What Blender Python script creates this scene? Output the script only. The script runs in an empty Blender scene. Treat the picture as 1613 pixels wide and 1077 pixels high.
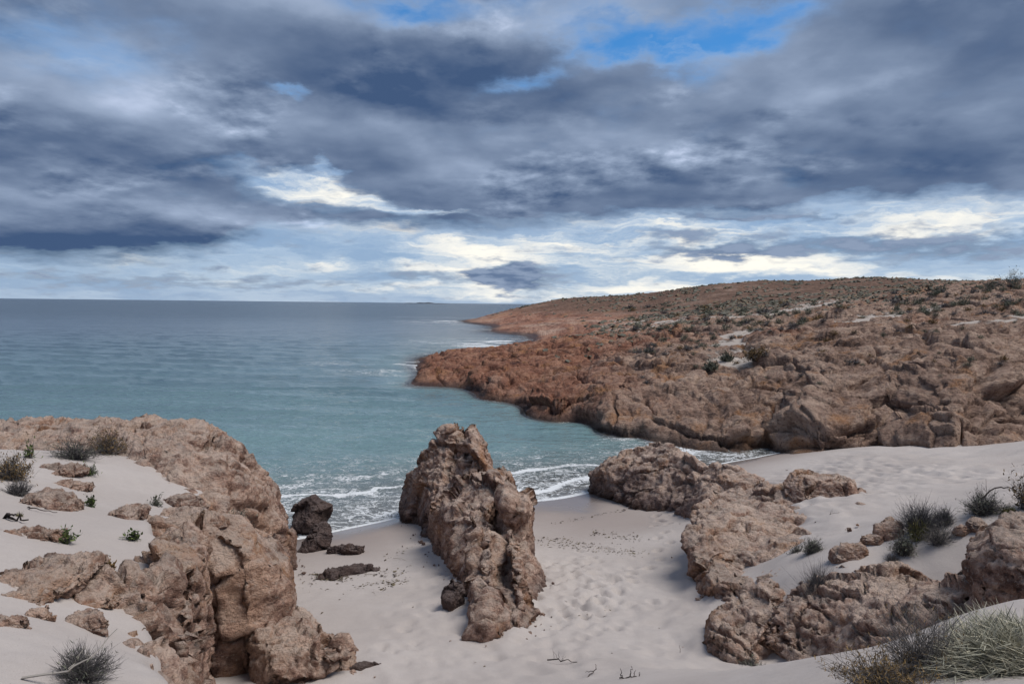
import bpy, math, random
import numpy as np
from mathutils import Matrix, Vector
R = math.radians
scene = bpy.context.scene
C = scene.collection

# ------------------------------------------------------------------ camera, sky, sun, exposure
IW, IH, FPX = 1613.0, 1077.0, 1165.0
CAM_H, PITCH, ROLL = 7.0, 2.95, 0.62
cam_data = bpy.data.cameras.new('camera')
cam_data.sensor_width = 36.0
cam_data.lens = FPX / IW * 36.0
cam_data.clip_start = 0.1
cam_data.clip_end = 60000.0
cam = bpy.data.objects.new('camera', cam_data)
C.objects.link(cam)
CAM_M = Matrix.Translation((0, 0, CAM_H)) @ Matrix.Rotation(R(90 - PITCH), 4, 'X') @ Matrix.Rotation(R(ROLL), 4, 'Z')
cam.matrix_world = CAM_M
scene.camera = cam
CR = np.array(CAM_M.to_3x3())

EXPOSURE = 1.1
SUN_AZ, SUN_EL = 95.0, 62.0          # degrees, azimuth clockwise from +Y (view direction)
scene.view_settings.view_transform = 'Standard'
scene.view_settings.look = 'None'
scene.view_settings.gamma = 1.0
scene.view_settings.exposure = EXPOSURE

sun_data = bpy.data.lights.new('sun', 'SUN')
sun_data.energy = 1.4
sun_data.angle = R(34)
sun_data.color = (1.0, 0.95, 0.88)
sun = bpy.data.objects.new('sun', sun_data)
C.objects.link(sun)
sd = Vector((math.sin(R(SUN_AZ)) * math.cos(R(SUN_EL)), math.cos(R(SUN_AZ)) * math.cos(R(SUN_EL)), math.sin(R(SUN_EL))))
sun.rotation_euler = sd.to_track_quat('Z', 'Y').to_euler()
sun.location = (20, -20, 40)


def ray(px, py):
    d = CR @ np.array([(px - IW / 2) / FPX, -(py - IH / 2) / FPX, -1.0])
    return d


def at_z(px, py, z):
    d = ray(px, py)
    t = (z - CAM_H) / d[2]
    return np.array([d[0] * t, d[1] * t, z])


def at_d(px, py, dist):
    d = ray(px, py)
    t = dist / d[1]
    return np.array([d[0] * t, dist, CAM_H + d[2] * t])


class Nodes:
    """small helper to write node trees as expressions"""
    def __init__(self, tree):
        self.t = tree
        self.t.nodes.clear()

    def new(self, kind, **kw):
        n = self.t.nodes.new(kind)
        for k, v in kw.items():
            setattr(n, k, v)
        return n

    def link(self, a, b):
        self.t.links.new(a, b)

    def put(self, sock, v):
        if isinstance(v, bpy.types.NodeSocket):
            self.t.links.new(v, sock)
        elif v is not None:
            if hasattr(sock.default_value, '__len__') and not isinstance(v, (tuple, list)):
                v = (v, v, v)
            if hasattr(sock.default_value, '__len__') and len(sock.default_value) == 4 and len(v) == 3:
                v = tuple(v) + (1.0,)
            sock.default_value = v

    def m(self, op, a, b=None, c=None, clamp=False):
        n = self.new('ShaderNodeMath', operation=op, use_clamp=clamp)
        for i, v in enumerate((a, b, c)):
            if v is not None:
                self.put(n.inputs[i], v)
        return n.outputs[0]

    def v(self, op, a, b=None, scale=None):
        n = self.new('ShaderNodeVectorMath', operation=op)
        self.put(n.inputs[0], a)
        if b is not None:
            self.put(n.inputs[1], b)
        if scale is not None:
            self.put(n.inputs['Scale'], scale)
        return n.outputs[0]

    def noise(self, vec, scale, detail=4, rough=0.55, lac=2.0, dist=0.0, color=False, flat=False):
        n = self.new('ShaderNodeTexNoise')
        if flat:
            n.noise_dimensions = '2D'
        self.put(n.inputs['Vector'], vec)
        n.inputs['Scale'].default_value = scale
        n.inputs['Detail'].default_value = detail
        n.inputs['Roughness'].default_value = rough
        n.inputs['Lacunarity'].default_value = lac
        n.inputs['Distortion'].default_value = dist
        return n.outputs['Color' if color else 'Fac']

    def ss(self, x, lo, hi, a=0.0, b=1.0):
        n = self.new('ShaderNodeMapRange', interpolation_type='SMOOTHSTEP')
        self.put(n.inputs[0], x)
        for i, v in enumerate((lo, hi, a, b)):
            self.put(n.inputs[1 + i], v)
        return n.outputs[0]

    def mix(self, f, a, b, blend='MIX'):
        n = self.new('ShaderNodeMix', data_type='RGBA', blend_type=blend)
        self.put(n.inputs[0], f)
        self.put(n.inputs[6], a)
        self.put(n.inputs[7], b)
        return n.outputs[2]

    def ramp(self, x, stops):
        n = self.new('ShaderNodeValToRGB')
        e = n.color_ramp.elements
        while len(e) < len(stops):
            e.new(0.5)
        for i, (p, c) in enumerate(stops):
            e[i].position = p
            e[i].color = tuple(c) + (1.0,) if len(c) == 3 else c
        self.put(n.inputs[0], x)
        return n.outputs[0]

    def xyz(self, x, y, z):
        n = self.new('ShaderNodeCombineXYZ')
        for i, v in enumerate((x, y, z)):
            self.put(n.inputs[i], v)
        return n.outputs[0]

    def attr(self, name):
        n = self.new('ShaderNodeAttribute', attribute_name=name)
        return n.outputs['Fac']


def build_sky():
    w = bpy.data.worlds.new('World')
    scene.world = w
    w.use_nodes = True
    N = Nodes(w.node_tree)
    tc = N.new('ShaderNodeTexCoord')
    sep = N.new('ShaderNodeSeparateXYZ')
    N.link(tc.outputs['Generated'], sep.inputs[0])
    X, Y, Z = sep.outputs
    az = N.m('ARCTAN2', X, Y)
    el = N.m('ARCSINE', Z)
    zc = N.m('MAXIMUM', Z, 0.0)
    inv = N.m('DIVIDE', 1.0, N.m('ADD', zc, 0.20))
    P = N.v('SCALE', N.xyz(X, Y, 0.0), scale=inv)      # cloud-layer plane seen in perspective
    # domain warps
    wn = N.new('ShaderNodeSeparateXYZ')
    N.link(N.noise(P, 1.5, 4, 0.5, color=True, flat=True), wn.inputs[0])
    w2 = N.new('ShaderNodeSeparateXYZ')
    N.link(N.noise(P, 5.0, 5, 0.6, color=True, flat=True), w2.inputs[0])
    amp = N.ss(el, 0.0, 0.30, 0.35, 1.0)
    dx = N.m('ADD', N.m('MULTIPLY', N.m('SUBTRACT', wn.outputs[0], 0.5), 0.20), N.m('MULTIPLY', N.m('SUBTRACT', w2.outputs[0], 0.5), 0.10))
    dy = N.m('ADD', N.m('MULTIPLY', N.m('SUBTRACT', wn.outputs[1], 0.5), 0.085), N.m('MULTIPLY', N.m('SUBTRACT', w2.outputs[1], 0.5), 0.055))
    a2 = N.m('ADD', az, N.m('MULTIPLY', dx, amp))
    e2 = N.m('ADD', el, N.m('MULTIPLY', dy, amp))

    Q = N.xyz(a2, e2, 1.0)

    def blob(px, py, sx, sy, tilt=0.0):
        """soft elliptical cloud mass; position and size as sky angles"""
        d = ray(px, py)
        A = math.atan2(d[0], d[1])
        E = math.asin(d[2] / np.linalg.norm(d))
        ca, sa = math.cos(tilt), math.sin(tilt)
        rx, ry = sx / FPX, sy / FPX
        def dot(a, b, c):
            n = N.new('ShaderNodeVectorMath', operation='DOT_PRODUCT')
            N.link(Q, n.inputs[0])
            n.inputs[1].default_value = (a, b, c)
            return n.outputs['Value']
        p = dot(ca / rx, sa / rx, -(A * ca + E * sa) / rx)
        q = dot(-sa / ry, ca / ry, (A * sa - E * ca) / ry)
        r2 = N.m('MULTIPLY_ADD', q, q, N.m('MULTIPLY', p, p))
        return N.m('POWER', 0.3678794, r2)

    def total(items, base=0.0):
        s = base
        for wgt, *b in items:
            s = N.m('MULTIPLY_ADD', blob(*b), wgt, s)
        return s

    # lower edge of the dark deck as a curve over azimuth
    edge_pts = [(-900, 420), (0, 418), (300, 414), (370, 398), (430, 372), (560, 366), (760, 370), (900, 358), (1000, 348), (1250, 340), (1330, 318), (1450, 318), (1613, 312), (2600, 330)]
    fc = N.new('ShaderNodeFloatCurve')
    cm = fc.mapping
    cu = cm.curves[0]
    pts = []
    for px, py in edge_pts:
        d = ray(min(max(px, -2500), 4000), py)
        A = math.atan2(d[0], d[1])
        E = math.asin(d[2] / np.linalg.norm(d))
        pts.append(((A + math.pi) / (2 * math.pi), E))
    pts = [(0.0, pts[-1][1])] + pts + [(1.0, pts[-1][1])]
    while len(cu.points) < len(pts):
        cu.points.new(0.5, 0.5)
    for p, (a, b) in zip(cu.points, pts):
        p.location = (a, b)
        p.handle_type = 'AUTO_CLAMPED'
    cm.update()
    N.put(fc.inputs['Value'], N.m('MULTIPLY_ADD', a2, 1 / (2 * math.pi), 0.5))
    fc.inputs['Factor'].default_value = 1.0
    edge = fc.outputs[0]
    big = N.noise(P, 1.5, 6, 0.46, flat=True)
    Ps = N.v('ADD', P, (0.05, -0.12, 0.0))
    big_s = N.noise(Ps, 1.5, 6, 0.46, flat=True)
    fine = N.noise(N.v('ADD', P, (7.3, 2.1, 0)), 6.0, 6, 0.56, flat=True)
    fine_s = N.noise(N.v('ADD', P, (7.325, 2.045, 0)), 6.0, 6, 0.56, flat=True)
    puff = N.m('MULTIPLY', N.m('SUBTRACT', fine, fine_s), N.ss(wn.outputs[2], 0.46, 0.62))
    relief = N.m('MULTIPLY_ADD', puff, 0.7, N.m('SUBTRACT', big, big_s))
    # --- how closed the deck is
    hole = total([(0.95, 1130, 45, 115, 24, 0.1), (0.85, 975, 68, 100, 22, -0.3), (0.95, 680, 0, 150, 24), (0.75, 845, 112, 75, 18, 0.25), (0.5, 455, 158, 36, 9, -0.2),
                  (1.45, 455, 283, 75, 22, -0.15), (1.3, 560, 308, 95, 11, -0.22), (0.9, 525, 262, 20, 12, 0.6), (0.9, 690, 332, 80, 5, -0.1), (0.35, 60, 50, 120, 60)])
    dens = N.m('MULTIPLY', N.m('SUBTRACT', e2, edge), 50.0)
    dens = N.m('MINIMUM', dens, 1.15)
    dens = N.m('MULTIPLY_ADD', N.m('SUBTRACT', fine, 0.5), N.m('MULTIPLY_ADD', N.m('MINIMUM', hole, 1.0), 1.3, 0.7), dens)
    dens = N.m('MULTIPLY_ADD', N.m('SUBTRACT', big, 0.5), 0.9, dens)
    dens = N.m('SUBTRACT', dens, N.m('MULTIPLY', hole, 1.35))
    deck = N.ss(dens, -0.50, 1.05)
    # --- tone inside the deck
    tone = total([(-0.40, 640, 115, 290, 50, -0.03), (-0.22, 560, 160, 170, 30, -0.05), (-0.34, 90, 240, 300, 26, -0.05), (-0.50, 100, 380, 340, 32), (-0.15, 250, 392, 160, 16),
                  (-0.22, 640, 345, 260, 18, -0.08), (-0.16, 1350, 250, 420, 50), (-0.20, 1150, 305, 330, 30), (-0.26, 850, 92, 130, 34, 0.3),
                  (-0.16, 1520, 90, 160, 80, 0.5), (0.30, 150, 110, 150, 55, -0.4), (0.20, 560, 10, 330, 26), (0.22, 260, 335, 260, 24, -0.1), (0.10, 900, 200, 240, 45),
                  (0.22, 1120, 255, 130, 24, -0.1), (0.16, 1330, 140, 240, 20, 0.4), (0.20, 760, 195, 90, 24), (0.22, 930, 20, 90, 20), (0.16, 1250, 60, 120, 30, 0.3)], 0.41)
    tone = N.m('MULTIPLY_ADD', relief, 1.7, tone)
    tone = N.m('MULTIPLY_ADD', N.m('SUBTRACT', fine, 0.5), 0.14, tone)
    tone = N.m('MULTIPLY_ADD', N.m('SUBTRACT', big, 0.5), -0.30, tone)
    tone = N.m('MULTIPLY_ADD', N.ss(dens, 1.1, -0.2), 0.20, tone)
    tone = N.m('MULTIPLY_ADD', tone, 0.84, 0.10)
    deck_col = N.ramp(tone, [(0.0, (0.048, 0.088, 0.180)), (0.25, (0.102, 0.148, 0.245)), (0.5, (0.180, 0.238, 0.350)), (0.75, (0.295, 0.368, 0.505)), (1.0, (0.52, 0.60, 0.78))])
    # --- bright cloud streaks under the deck
    Pst = N.xyz(N.m('MULTIPLY', a2, 3.2), N.m('MULTIPLY', e2, 26.0), 3.0)
    st = N.noise(Pst, 1.4, 6, 0.6, flat=True)
    warm = total([(1.0, 960, 395, 250, 60), (0.65, 1480, 350, 300, 26), (0.7, 1230, 415, 190, 18), (0.95, 500, 290, 150, 50, -0.2), (0.35, 330, 412, 330, 9), (0.40, 700, 420, 200, 30), (0.5, 900, 455, 400, 22)])
    bright = N.m('ADD', N.m('MULTIPLY', N.m('SUBTRACT', st, 0.48), 3.0), warm)
    bfac = N.m('MULTIPLY', N.ss(bright, 0.05, 1.0), N.ss(el, 0.50, 0.10))
    bcol = N.mix(N.ss(bright, 0.35, 1.5), (0.38, 0.48, 0.62), (0.92, 0.89, 0.80))
    # --- grey-blue shaded strips among the bright ones, and the lone small cloud
    sh = total([(1.3, 818, 436, 62, 22, -0.06), (0.8, 770, 432, 40, 10), (0.8, 1440, 385, 330, 20), (0.6, 1130, 398, 90, 10), (0.9, 1180, 341, 190, 7, -0.03), (0.55, 640, 430, 60, 12), (0.5, 250, 440, 380, 14), (0.55, 1080, 372, 60, 8)])
    shf = N.ss(N.m('MULTIPLY_ADD', N.m('SUBTRACT', fine, 0.5), 2.0, sh), 0.15, 0.85)
    scol = N.mix(N.ss(fine, 0.35, 0.65), (0.115, 0.170, 0.280), (0.235, 0.300, 0.420))
    k = 1.15 * 2.0 ** (-EXPOSURE)
    sky = N.new('ShaderNodeTexSky', sky_type='NISHITA')
    sky.sun_disc = False
    sky.sun_elevation = R(SUN_EL)
    sky.sun_rotation = R(SUN_AZ)
    sky.altitude = 0
    sky.dust_density = 0.2
    sky.ozone_density = 5.0
    bg_sky = N.new('ShaderNodeBackground')
    hs = N.new('ShaderNodeHueSaturation')
    hs.inputs['Saturation'].default_value = 1.3
    N.link(sky.outputs[0], hs.inputs['Color'])
    N.link(hs.outputs[0], bg_sky.inputs[0])
    bg_sky.inputs[1].default_value = 0.065
    low = N.mix(N.ss(st, 0.3, 0.7), (0.235, 0.345, 0.520), (0.400, 0.500, 0.640))
    col = N.mix(bfac, low, bcol)
    col = N.mix(shf, col, scol)
    fac = N.m('MAXIMUM', N.m('MAXIMUM', bfac, shf), N.ss(el, 0.30, 0.16, 0.0, 0.93))
    col = N.mix(deck, col, deck_col)
    fac = N.m('MAXIMUM', fac, deck)
    # below the horizon: same tone as the haze line
    bg_cl = N.new('ShaderNodeBackground')
    N.link(col, bg_cl.inputs[0])
    bg_cl.inputs[1].default_value = k
    mx = N.new('ShaderNodeMixShader')
    N.link(fac, mx.inputs[0])
    N.link(bg_sky.outputs[0], mx.inputs[1])
    N.link(bg_cl.outputs[0], mx.inputs[2])
    out = N.new('ShaderNodeOutputWorld')
    N.link(mx.outputs[0], out.inputs[0])
    w.cycles.sampling_method = 'MANUAL'
    w.cycles.sample_map_resolution = 512


build_sky()


# ------------------------------------------------------------------ numeric helpers
_rs = np.random.RandomState(7)
PERM = np.tile(_rs.permutation(256), 3).astype(np.int32)
_g = _rs.normal(size=(256, 3))
GRAD = (_g / np.linalg.norm(_g, axis=1)[:, None] * 1.5).astype(np.float32)


def _perlin(P):
    Pi = np.floor(P).astype(np.int32)
    f = P - Pi
    Pi &= 255
    u = f * f * f * (f * (f * 6 - 15) + 10)
    out = 0
    for dx in (0, 1):
        wx = u[:, 0] if dx else 1 - u[:, 0]
        hx = PERM[Pi[:, 0] + dx]
        for dy in (0, 1):
            wy = wx * (u[:, 1] if dy else 1 - u[:, 1])
            hy = PERM[hx + Pi[:, 1] + dy]
            for dz in (0, 1):
                w = wy * (u[:, 2] if dz else 1 - u[:, 2])
                g = GRAD[PERM[hy + Pi[:, 2] + dz]]
                out = out + w * (g[:, 0] * (f[:, 0] - dx) + g[:, 1] * (f[:, 1] - dy) + g[:, 2] * (f[:, 2] - dz))
    return out


def perlin(P, freq=1.0, seed=0):
    P = np.asarray(P, dtype=np.float32) * np.float32(freq) + np.float32((seed * 17.37) % 97.0)
    out = np.empty(len(P), np.float32)
    for i in range(0, len(P), 400000):
        out[i:i + 400000] = _perlin(P[i:i + 400000])
    return out


def fbm(P, freq=1.0, octv=4, gain=0.5, seed=0):
    s, a = 0, 1.0
    for o in range(octv):
        s = s + a * perlin(P, freq, seed + o * 3)
        freq *= 2.03
        a *= gain
    return s


def ridged(P, freq=1.0, octv=4, gain=0.5, seed=0):
    s, a = 0, 1.0
    for o in range(octv):
        s = s + a * (1 - 2.2 * np.abs(perlin(P, freq, seed + o * 3)))
        freq *= 2.1
        a *= gain
    return s


RND = _rs.rand(4096, 4).astype(np.float32)
TILT = (_rs.rand(4096, 3).astype(np.float32) - 0.5) * 2.0


def worley(P, freq=1.0, seed=0):
    """F1, F2, a random value and a random facet height of the nearest cell"""
    P = np.asarray(P, dtype=np.float32) * np.float32(freq) + np.float32(seed * 5.31 + 300)
    n = len(P)
    F1 = np.full(n, 9.0, np.float32)
    F2 = np.full(n, 9.0, np.float32)
    ID = np.zeros(n, np.int32)
    DV = np.zeros((n, 3), np.float32)
    B = np.floor(P).astype(np.int32)
    for dx in (-1, 0, 1):
        for dy in (-1, 0, 1):
            for dz in (-1, 0, 1):
                c = B + np.array([dx, dy, dz], np.int32)
                h = (c[:, 0] * 73856093 ^ c[:, 1] * 19349663 ^ c[:, 2] * 83492791) & 4095
                q = c + RND[h, :3] - P
                d = np.einsum('ij,ij->i', q, q)
                nearer = d < F1
                F2 = np.where(nearer, F1, np.minimum(F2, d))
                ID = np.where(nearer, h, ID)
                DV = np.where(nearer[:, None], q, DV)
                F1 = np.where(nearer, d, F1)
    facet = np.einsum('ij,ij->i', DV, TILT[ID])
    return np.sqrt(F1), np.sqrt(F2), RND[ID, 3], facet


def sstep(x, a, b):
    t = np.clip((x - a) / (b - a), 0, 1)
    return t * t * (3 - 2 * t)


class TPS:
    """smooth height surface through control points"""
    def __init__(self, pts, smooth=0.0, warp=None):
        p = np.array(pts, float)
        self.warp = warp or (lambda a: a)
        X = self.warp(p[:, :2])
        n = len(X)
        K = self.k(X, X) + np.eye(n) * smooth
        Q = np.c_[np.ones(n), X]
        A = np.block([[K, Q], [Q.T, np.zeros((3, 3))]])
        self.w = np.linalg.solve(A + np.eye(n + 3) * 1e-9, np.r_[p[:, 2], 0, 0, 0])
        self.X = X

    def k(self, a, b):
        r2 = ((a[:, None, :] - b[None]) ** 2).sum(-1)
        return 0.5 * r2 * np.log(r2 + 1e-12)

    def __call__(self, xy):
        xy = np.asarray(xy, float)
        out = np.empty(len(xy))
        for i in range(0, len(xy), 60000):
            q = self.warp(xy[i:i + 60000])
            out[i:i + 60000] = self.k(q, self.X) @ self.w[:-3] + self.w[-3] + q @ self.w[-2:]
        return out


def poly_sdf(xy, poly):
    """signed distance to a polygon, negative inside"""
    poly = np.array(poly, float)
    d = np.full(len(xy), 1e18)
    s = np.ones(len(xy))
    j = len(poly) - 1
    for i in range(len(poly)):
        e = poly[j] - poly[i]
        w = xy - poly[i]
        t = np.clip((w @ e) / (e @ e), 0, 1)
        b = w - t[:, None] * e
        d = np.minimum(d, (b * b).sum(1))
        c1 = xy[:, 1] >= poly[i, 1]
        c2 = xy[:, 1] < poly[j, 1]
        c3 = e[0] * w[:, 1] > e[1] * w[:, 0]
        flip = (c1 & c2 & c3) | (~c1 & ~c2 & ~c3)
        s = np.where(flip, -s, s)
        j = i
    return s * np.sqrt(d)


def smin(a, b, k):
    h = np.clip(0.5 + 0.5 * (b - a) / k, 0, 1)
    return b + (a - b) * h - k * h * (1 - h)


def smax(a, b, k):
    return -smin(-a, -b, k)


def surface_nets(F, origin, h):
    """smooth quad mesh of the zero level of a 3-D field (negative inside)"""
    nx, ny, nz = F.shape
    ins = F < 0
    cnt = np.zeros((nx - 1, ny - 1, nz - 1), np.int8)
    for dx in (0, 1):
        for dy in (0, 1):
            for dz in (0, 1):
                cnt += ins[dx:nx - 1 + dx, dy:ny - 1 + dy, dz:nz - 1 + dz]
    cells = np.argwhere((cnt > 0) & (cnt < 8))
    idx = np.full((nx - 1, ny - 1, nz - 1), -1, np.int64)
    idx[cells[:, 0], cells[:, 1], cells[:, 2]] = np.arange(len(cells))
    acc = np.zeros((len(cells), 3))
    num = np.zeros(len(cells))
    corners = [(0, 0, 0), (1, 0, 0), (0, 1, 0), (1, 1, 0), (0, 0, 1), (1, 0, 1), (0, 1, 1), (1, 1, 1)]
    val = [F[cells[:, 0] + a, cells[:, 1] + b, cells[:, 2] + c] for a, b, c in corners]
    for i in range(8):
        for j in range(i + 1, 8):
            if sum(abs(corners[i][k] - corners[j][k]) for k in range(3)) != 1:
                continue
            m = (val[i] < 0) != (val[j] < 0)
            t = val[i] / np.where(m, val[i] - val[j], 1)
            ci, cj = np.array(corners[i], float), np.array(corners[j], float)
            acc += np.where(m[:, None], ci + t[:, None] * (cj - ci), 0)
            num += m
    V = (cells + acc / num[:, None]) * h + np.array(origin)
    faces = []
    for ax in range(3):
        o = [(1, 0, 0), (0, 1, 0), (0, 0, 1)][ax]
        A = ins[:nx - o[0], :ny - o[1], :nz - o[2]]
        Bv = ins[o[0]:, o[1]:, o[2]:]
        e = np.argwhere(A != Bv)
        u, v = [(1, 2), (2, 0), (0, 1)][ax]
        ok = (e[:, u] > 0) & (e[:, v] > 0) & (e[:, u] < F.shape[u] - 1) & (e[:, v] < F.shape[v] - 1)
        e = e[ok]
        du = np.zeros(3, int); du[u] = 1
        dv = np.zeros(3, int); dv[v] = 1
        q = [e - du - dv, e - dv, e, e - du]
        f = np.stack([idx[a[:, 0], a[:, 1], a[:, 2]] for a in q], 1)
        sgn = A[e[:, 0], e[:, 1], e[:, 2]]
        f[~sgn] = f[~sgn][:, ::-1]
        faces.append(f)
    Fc = np.concatenate(faces)
    return V, Fc[(Fc >= 0).all(1)]


def vnormals(V, F):
    n = np.zeros_like(V)
    if F.shape[1] == 4:
        fn = np.cross(V[F[:, 2]] - V[F[:, 0]], V[F[:, 3]] - V[F[:, 1]])
    else:
        fn = np.cross(V[F[:, 1]] - V[F[:, 0]], V[F[:, 2]] - V[F[:, 0]])
    for k in range(F.shape[1]):
        for c in range(3):
            n[:, c] += np.bincount(F[:, k], fn[:, c], len(V))
    return n / (np.linalg.norm(n, axis=1)[:, None] + 1e-12)


def mesh_obj(name, V, F, mat, parent=None, smooth=True, attrs=None):
    """one mesh object from arrays; F is (n,3) or (n,4)"""
    V = np.asarray(V, np.float32)
    F = np.asarray(F, np.int32)
    me = bpy.data.meshes.new(name)
    me.vertices.add(len(V))
    me.vertices.foreach_set('co', V.ravel())
    k = F.shape[1]
    me.loops.add(F.size)
    me.loops.foreach_set('vertex_index', F.ravel())
    me.polygons.add(len(F))
    me.polygons.foreach_set('loop_start', np.arange(0, F.size, k, dtype=np.int32))
    me.polygons.foreach_set('loop_total', np.full(len(F), k, np.int32))
    me.update(calc_edges=True)
    me.polygons.foreach_set('use_smooth', np.full(len(F), smooth))
    for an, av in (attrs or {}).items():
        at = me.attributes.new(an, 'FLOAT', 'POINT')
        at.data.foreach_set('value', np.asarray(av, np.float32))
    me.materials.append(mat)
    o = bpy.data.objects.new(name, me)
    C.objects.link(o)
    o.parent = parent
    return o


def tag(o, label, cat, group=None, kind=None):
    o['label'] = label
    o['category'] = cat
    if group:
        o['group'] = group
    if kind:
        o['kind'] = kind
    return o


def structure(o):
    o['kind'] = 'structure'
    return o


def grid_faces(n, m):
    i = np.arange(n - 1)[:, None] * m + np.arange(m - 1)[None]
    i = i.ravel()
    return np.stack([i, i + m, i + m + 1, i + 1], 1)


# ------------------------------------------------------------------ materials
def material(name):
    m = bpy.data.materials.new(name)
    m.use_nodes = True
    return m, Nodes(m.node_tree)


def finish(N, color, rough, bump=None, bump_str=0.4, bump_dist=0.02, spec=0.3, normal=None):
    b = N.new('ShaderNodeBsdfPrincipled')
    N.put(b.inputs['Base Color'], color)
    N.put(b.inputs['Roughness'], rough)
    N.put(b.inputs['Specular IOR Level'], spec)
    if bump is not None:
        bn = N.new('ShaderNodeBump')
        bn.inputs['Strength'].default_value = bump_str
        bn.inputs['Distance'].default_value = bump_dist
        N.put(bn.inputs['Height'], bump)
        N.link(bn.outputs[0], b.inputs['Normal'])
    out = N.new('ShaderNodeOutputMaterial')
    N.link(b.outputs[0], out.inputs[0])
    return b, out


def rock_material(name, dark, mid, light, rust, pale, grain=1.0, wet=0.35, rust_lo=0.54, stain=False, strat=(0.6, 0.5, 1.6)):
    m, N = material(name)
    g = N.new('ShaderNodeNewGeometry')
    P = g.outputs['Position']
    Pw = N.v('ADD', P, N.v('SCALE', N.noise(P, 0.9 * grain, 3, 0.5, color=True), scale=0.5 / grain))
    a = N.noise(Pw, 0.55 * grain, 5, 0.62)
    b = N.noise(P, 5.0 * grain, 6, 0.68)
    c = N.noise(N.v('MULTIPLY', Pw, strat), 2.2 * grain, 5, 0.6)
    t = N.m('ADD', N.m('MULTIPLY', a, 0.26), N.m('ADD', N.m('MULTIPLY', b, 0.48), N.m('MULTIPLY', c, 0.30)))
    col = N.ramp(t, [(0.435, dark), (0.515, mid), (0.59, light)])
    br = N.noise(N.v('ADD', P, (51, 3, 8)), 1.3 * grain, 5, 0.7)
    col = N.mix(N.ss(br, 0.50, 0.40, 0.0, 0.5), col, dark)
    pk = N.noise(N.v('ADD', P, (5, 41, 8)), 0.45 * grain, 4, 0.6)
    col = N.mix(N.ss(pk, 0.50, 0.66, 0.0, 0.5), col, N.mix(0.5, light, rust))
    ru = N.noise(N.v('ADD', Pw, (31, 5, 9)), 0.8 * grain, 5, 0.65)
    col = N.mix(N.m('MULTIPLY', N.ss(ru, rust_lo, rust_lo + 0.16), 0.75), col, rust)
    # weathered pale crust on upward faces, patchy
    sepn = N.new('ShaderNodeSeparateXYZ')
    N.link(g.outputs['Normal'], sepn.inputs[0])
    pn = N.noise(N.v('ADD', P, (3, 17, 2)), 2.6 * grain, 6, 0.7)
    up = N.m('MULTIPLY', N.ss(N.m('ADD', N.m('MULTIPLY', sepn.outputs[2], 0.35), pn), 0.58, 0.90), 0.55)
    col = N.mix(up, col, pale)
    sp = N.noise(P, 16 * grain, 4, 0.75)
    col = N.mix(N.ss(sp, 0.55, 0.66, 0.0, 0.5), col, pale)
    col = N.mix(N.ss(sp, 0.46, 0.36, 0.0, 0.5), col, dark)
    # purple-grey staining that the spray leaves low on the rocks
    # wet band beside the sea
    sepp = N.new('ShaderNodeSeparateXYZ')
    N.link(P, sepp.inputs[0])
    zz = N.m('ADD', sepp.outputs[2], N.m('MULTIPLY', N.m('SUBTRACT', a, 0.5), 0.7))
    if stain:
        st = N.m('ADD', sepp.outputs[2], N.m('MULTIPLY', N.m('SUBTRACT', N.noise(N.v('ADD', P, (9, 9, 4)), 0.9, 5, 0.6), 0.5), 2.6))
        col = N.mix(N.ss(st, 1.75, 0.55, 0.0, 0.72), col, N.mix(N.ss(b, 0.35, 0.65), (0.060, 0.044, 0.045), (0.270, 0.195, 0.178)))
    wt = N.ss(zz, wet + 0.25, wet - 0.15)
    col = N.mix(N.m('MULTIPLY', wt, 0.72), col, tuple(0.45 * x for x in dark))
    rough = N.m('SUBTRACT', 0.88, N.m('MULTIPLY', wt, 0.45))
    h = N.m('ADD', N.m('MULTIPLY', N.noise(P, 9.0 * grain, 6, 0.7), 1.0), N.m('MULTIPLY', N.noise(N.v('MULTIPLY', Pw, strat), 4.0 * grain, 4, 0.6), 0.8))
    finish(N, col, rough, h, 1.0, 0.17 / grain, 0.2)
    return m


ROCK = rock_material('tan_rock', (0.130, 0.070, 0.053), (0.420, 0.258, 0.196), (0.680, 0.482, 0.380), (0.500, 0.250, 0.120), (0.660, 0.550, 0.470), stain=True)
ROCK_DARK = rock_material('wet_dark_rock', (0.040, 0.028, 0.028), (0.090, 0.062, 0.058), (0.150, 0.108, 0.098), (0.12, 0.07, 0.05), (0.19, 0.15, 0.14), 1.6, 0.0)


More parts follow.
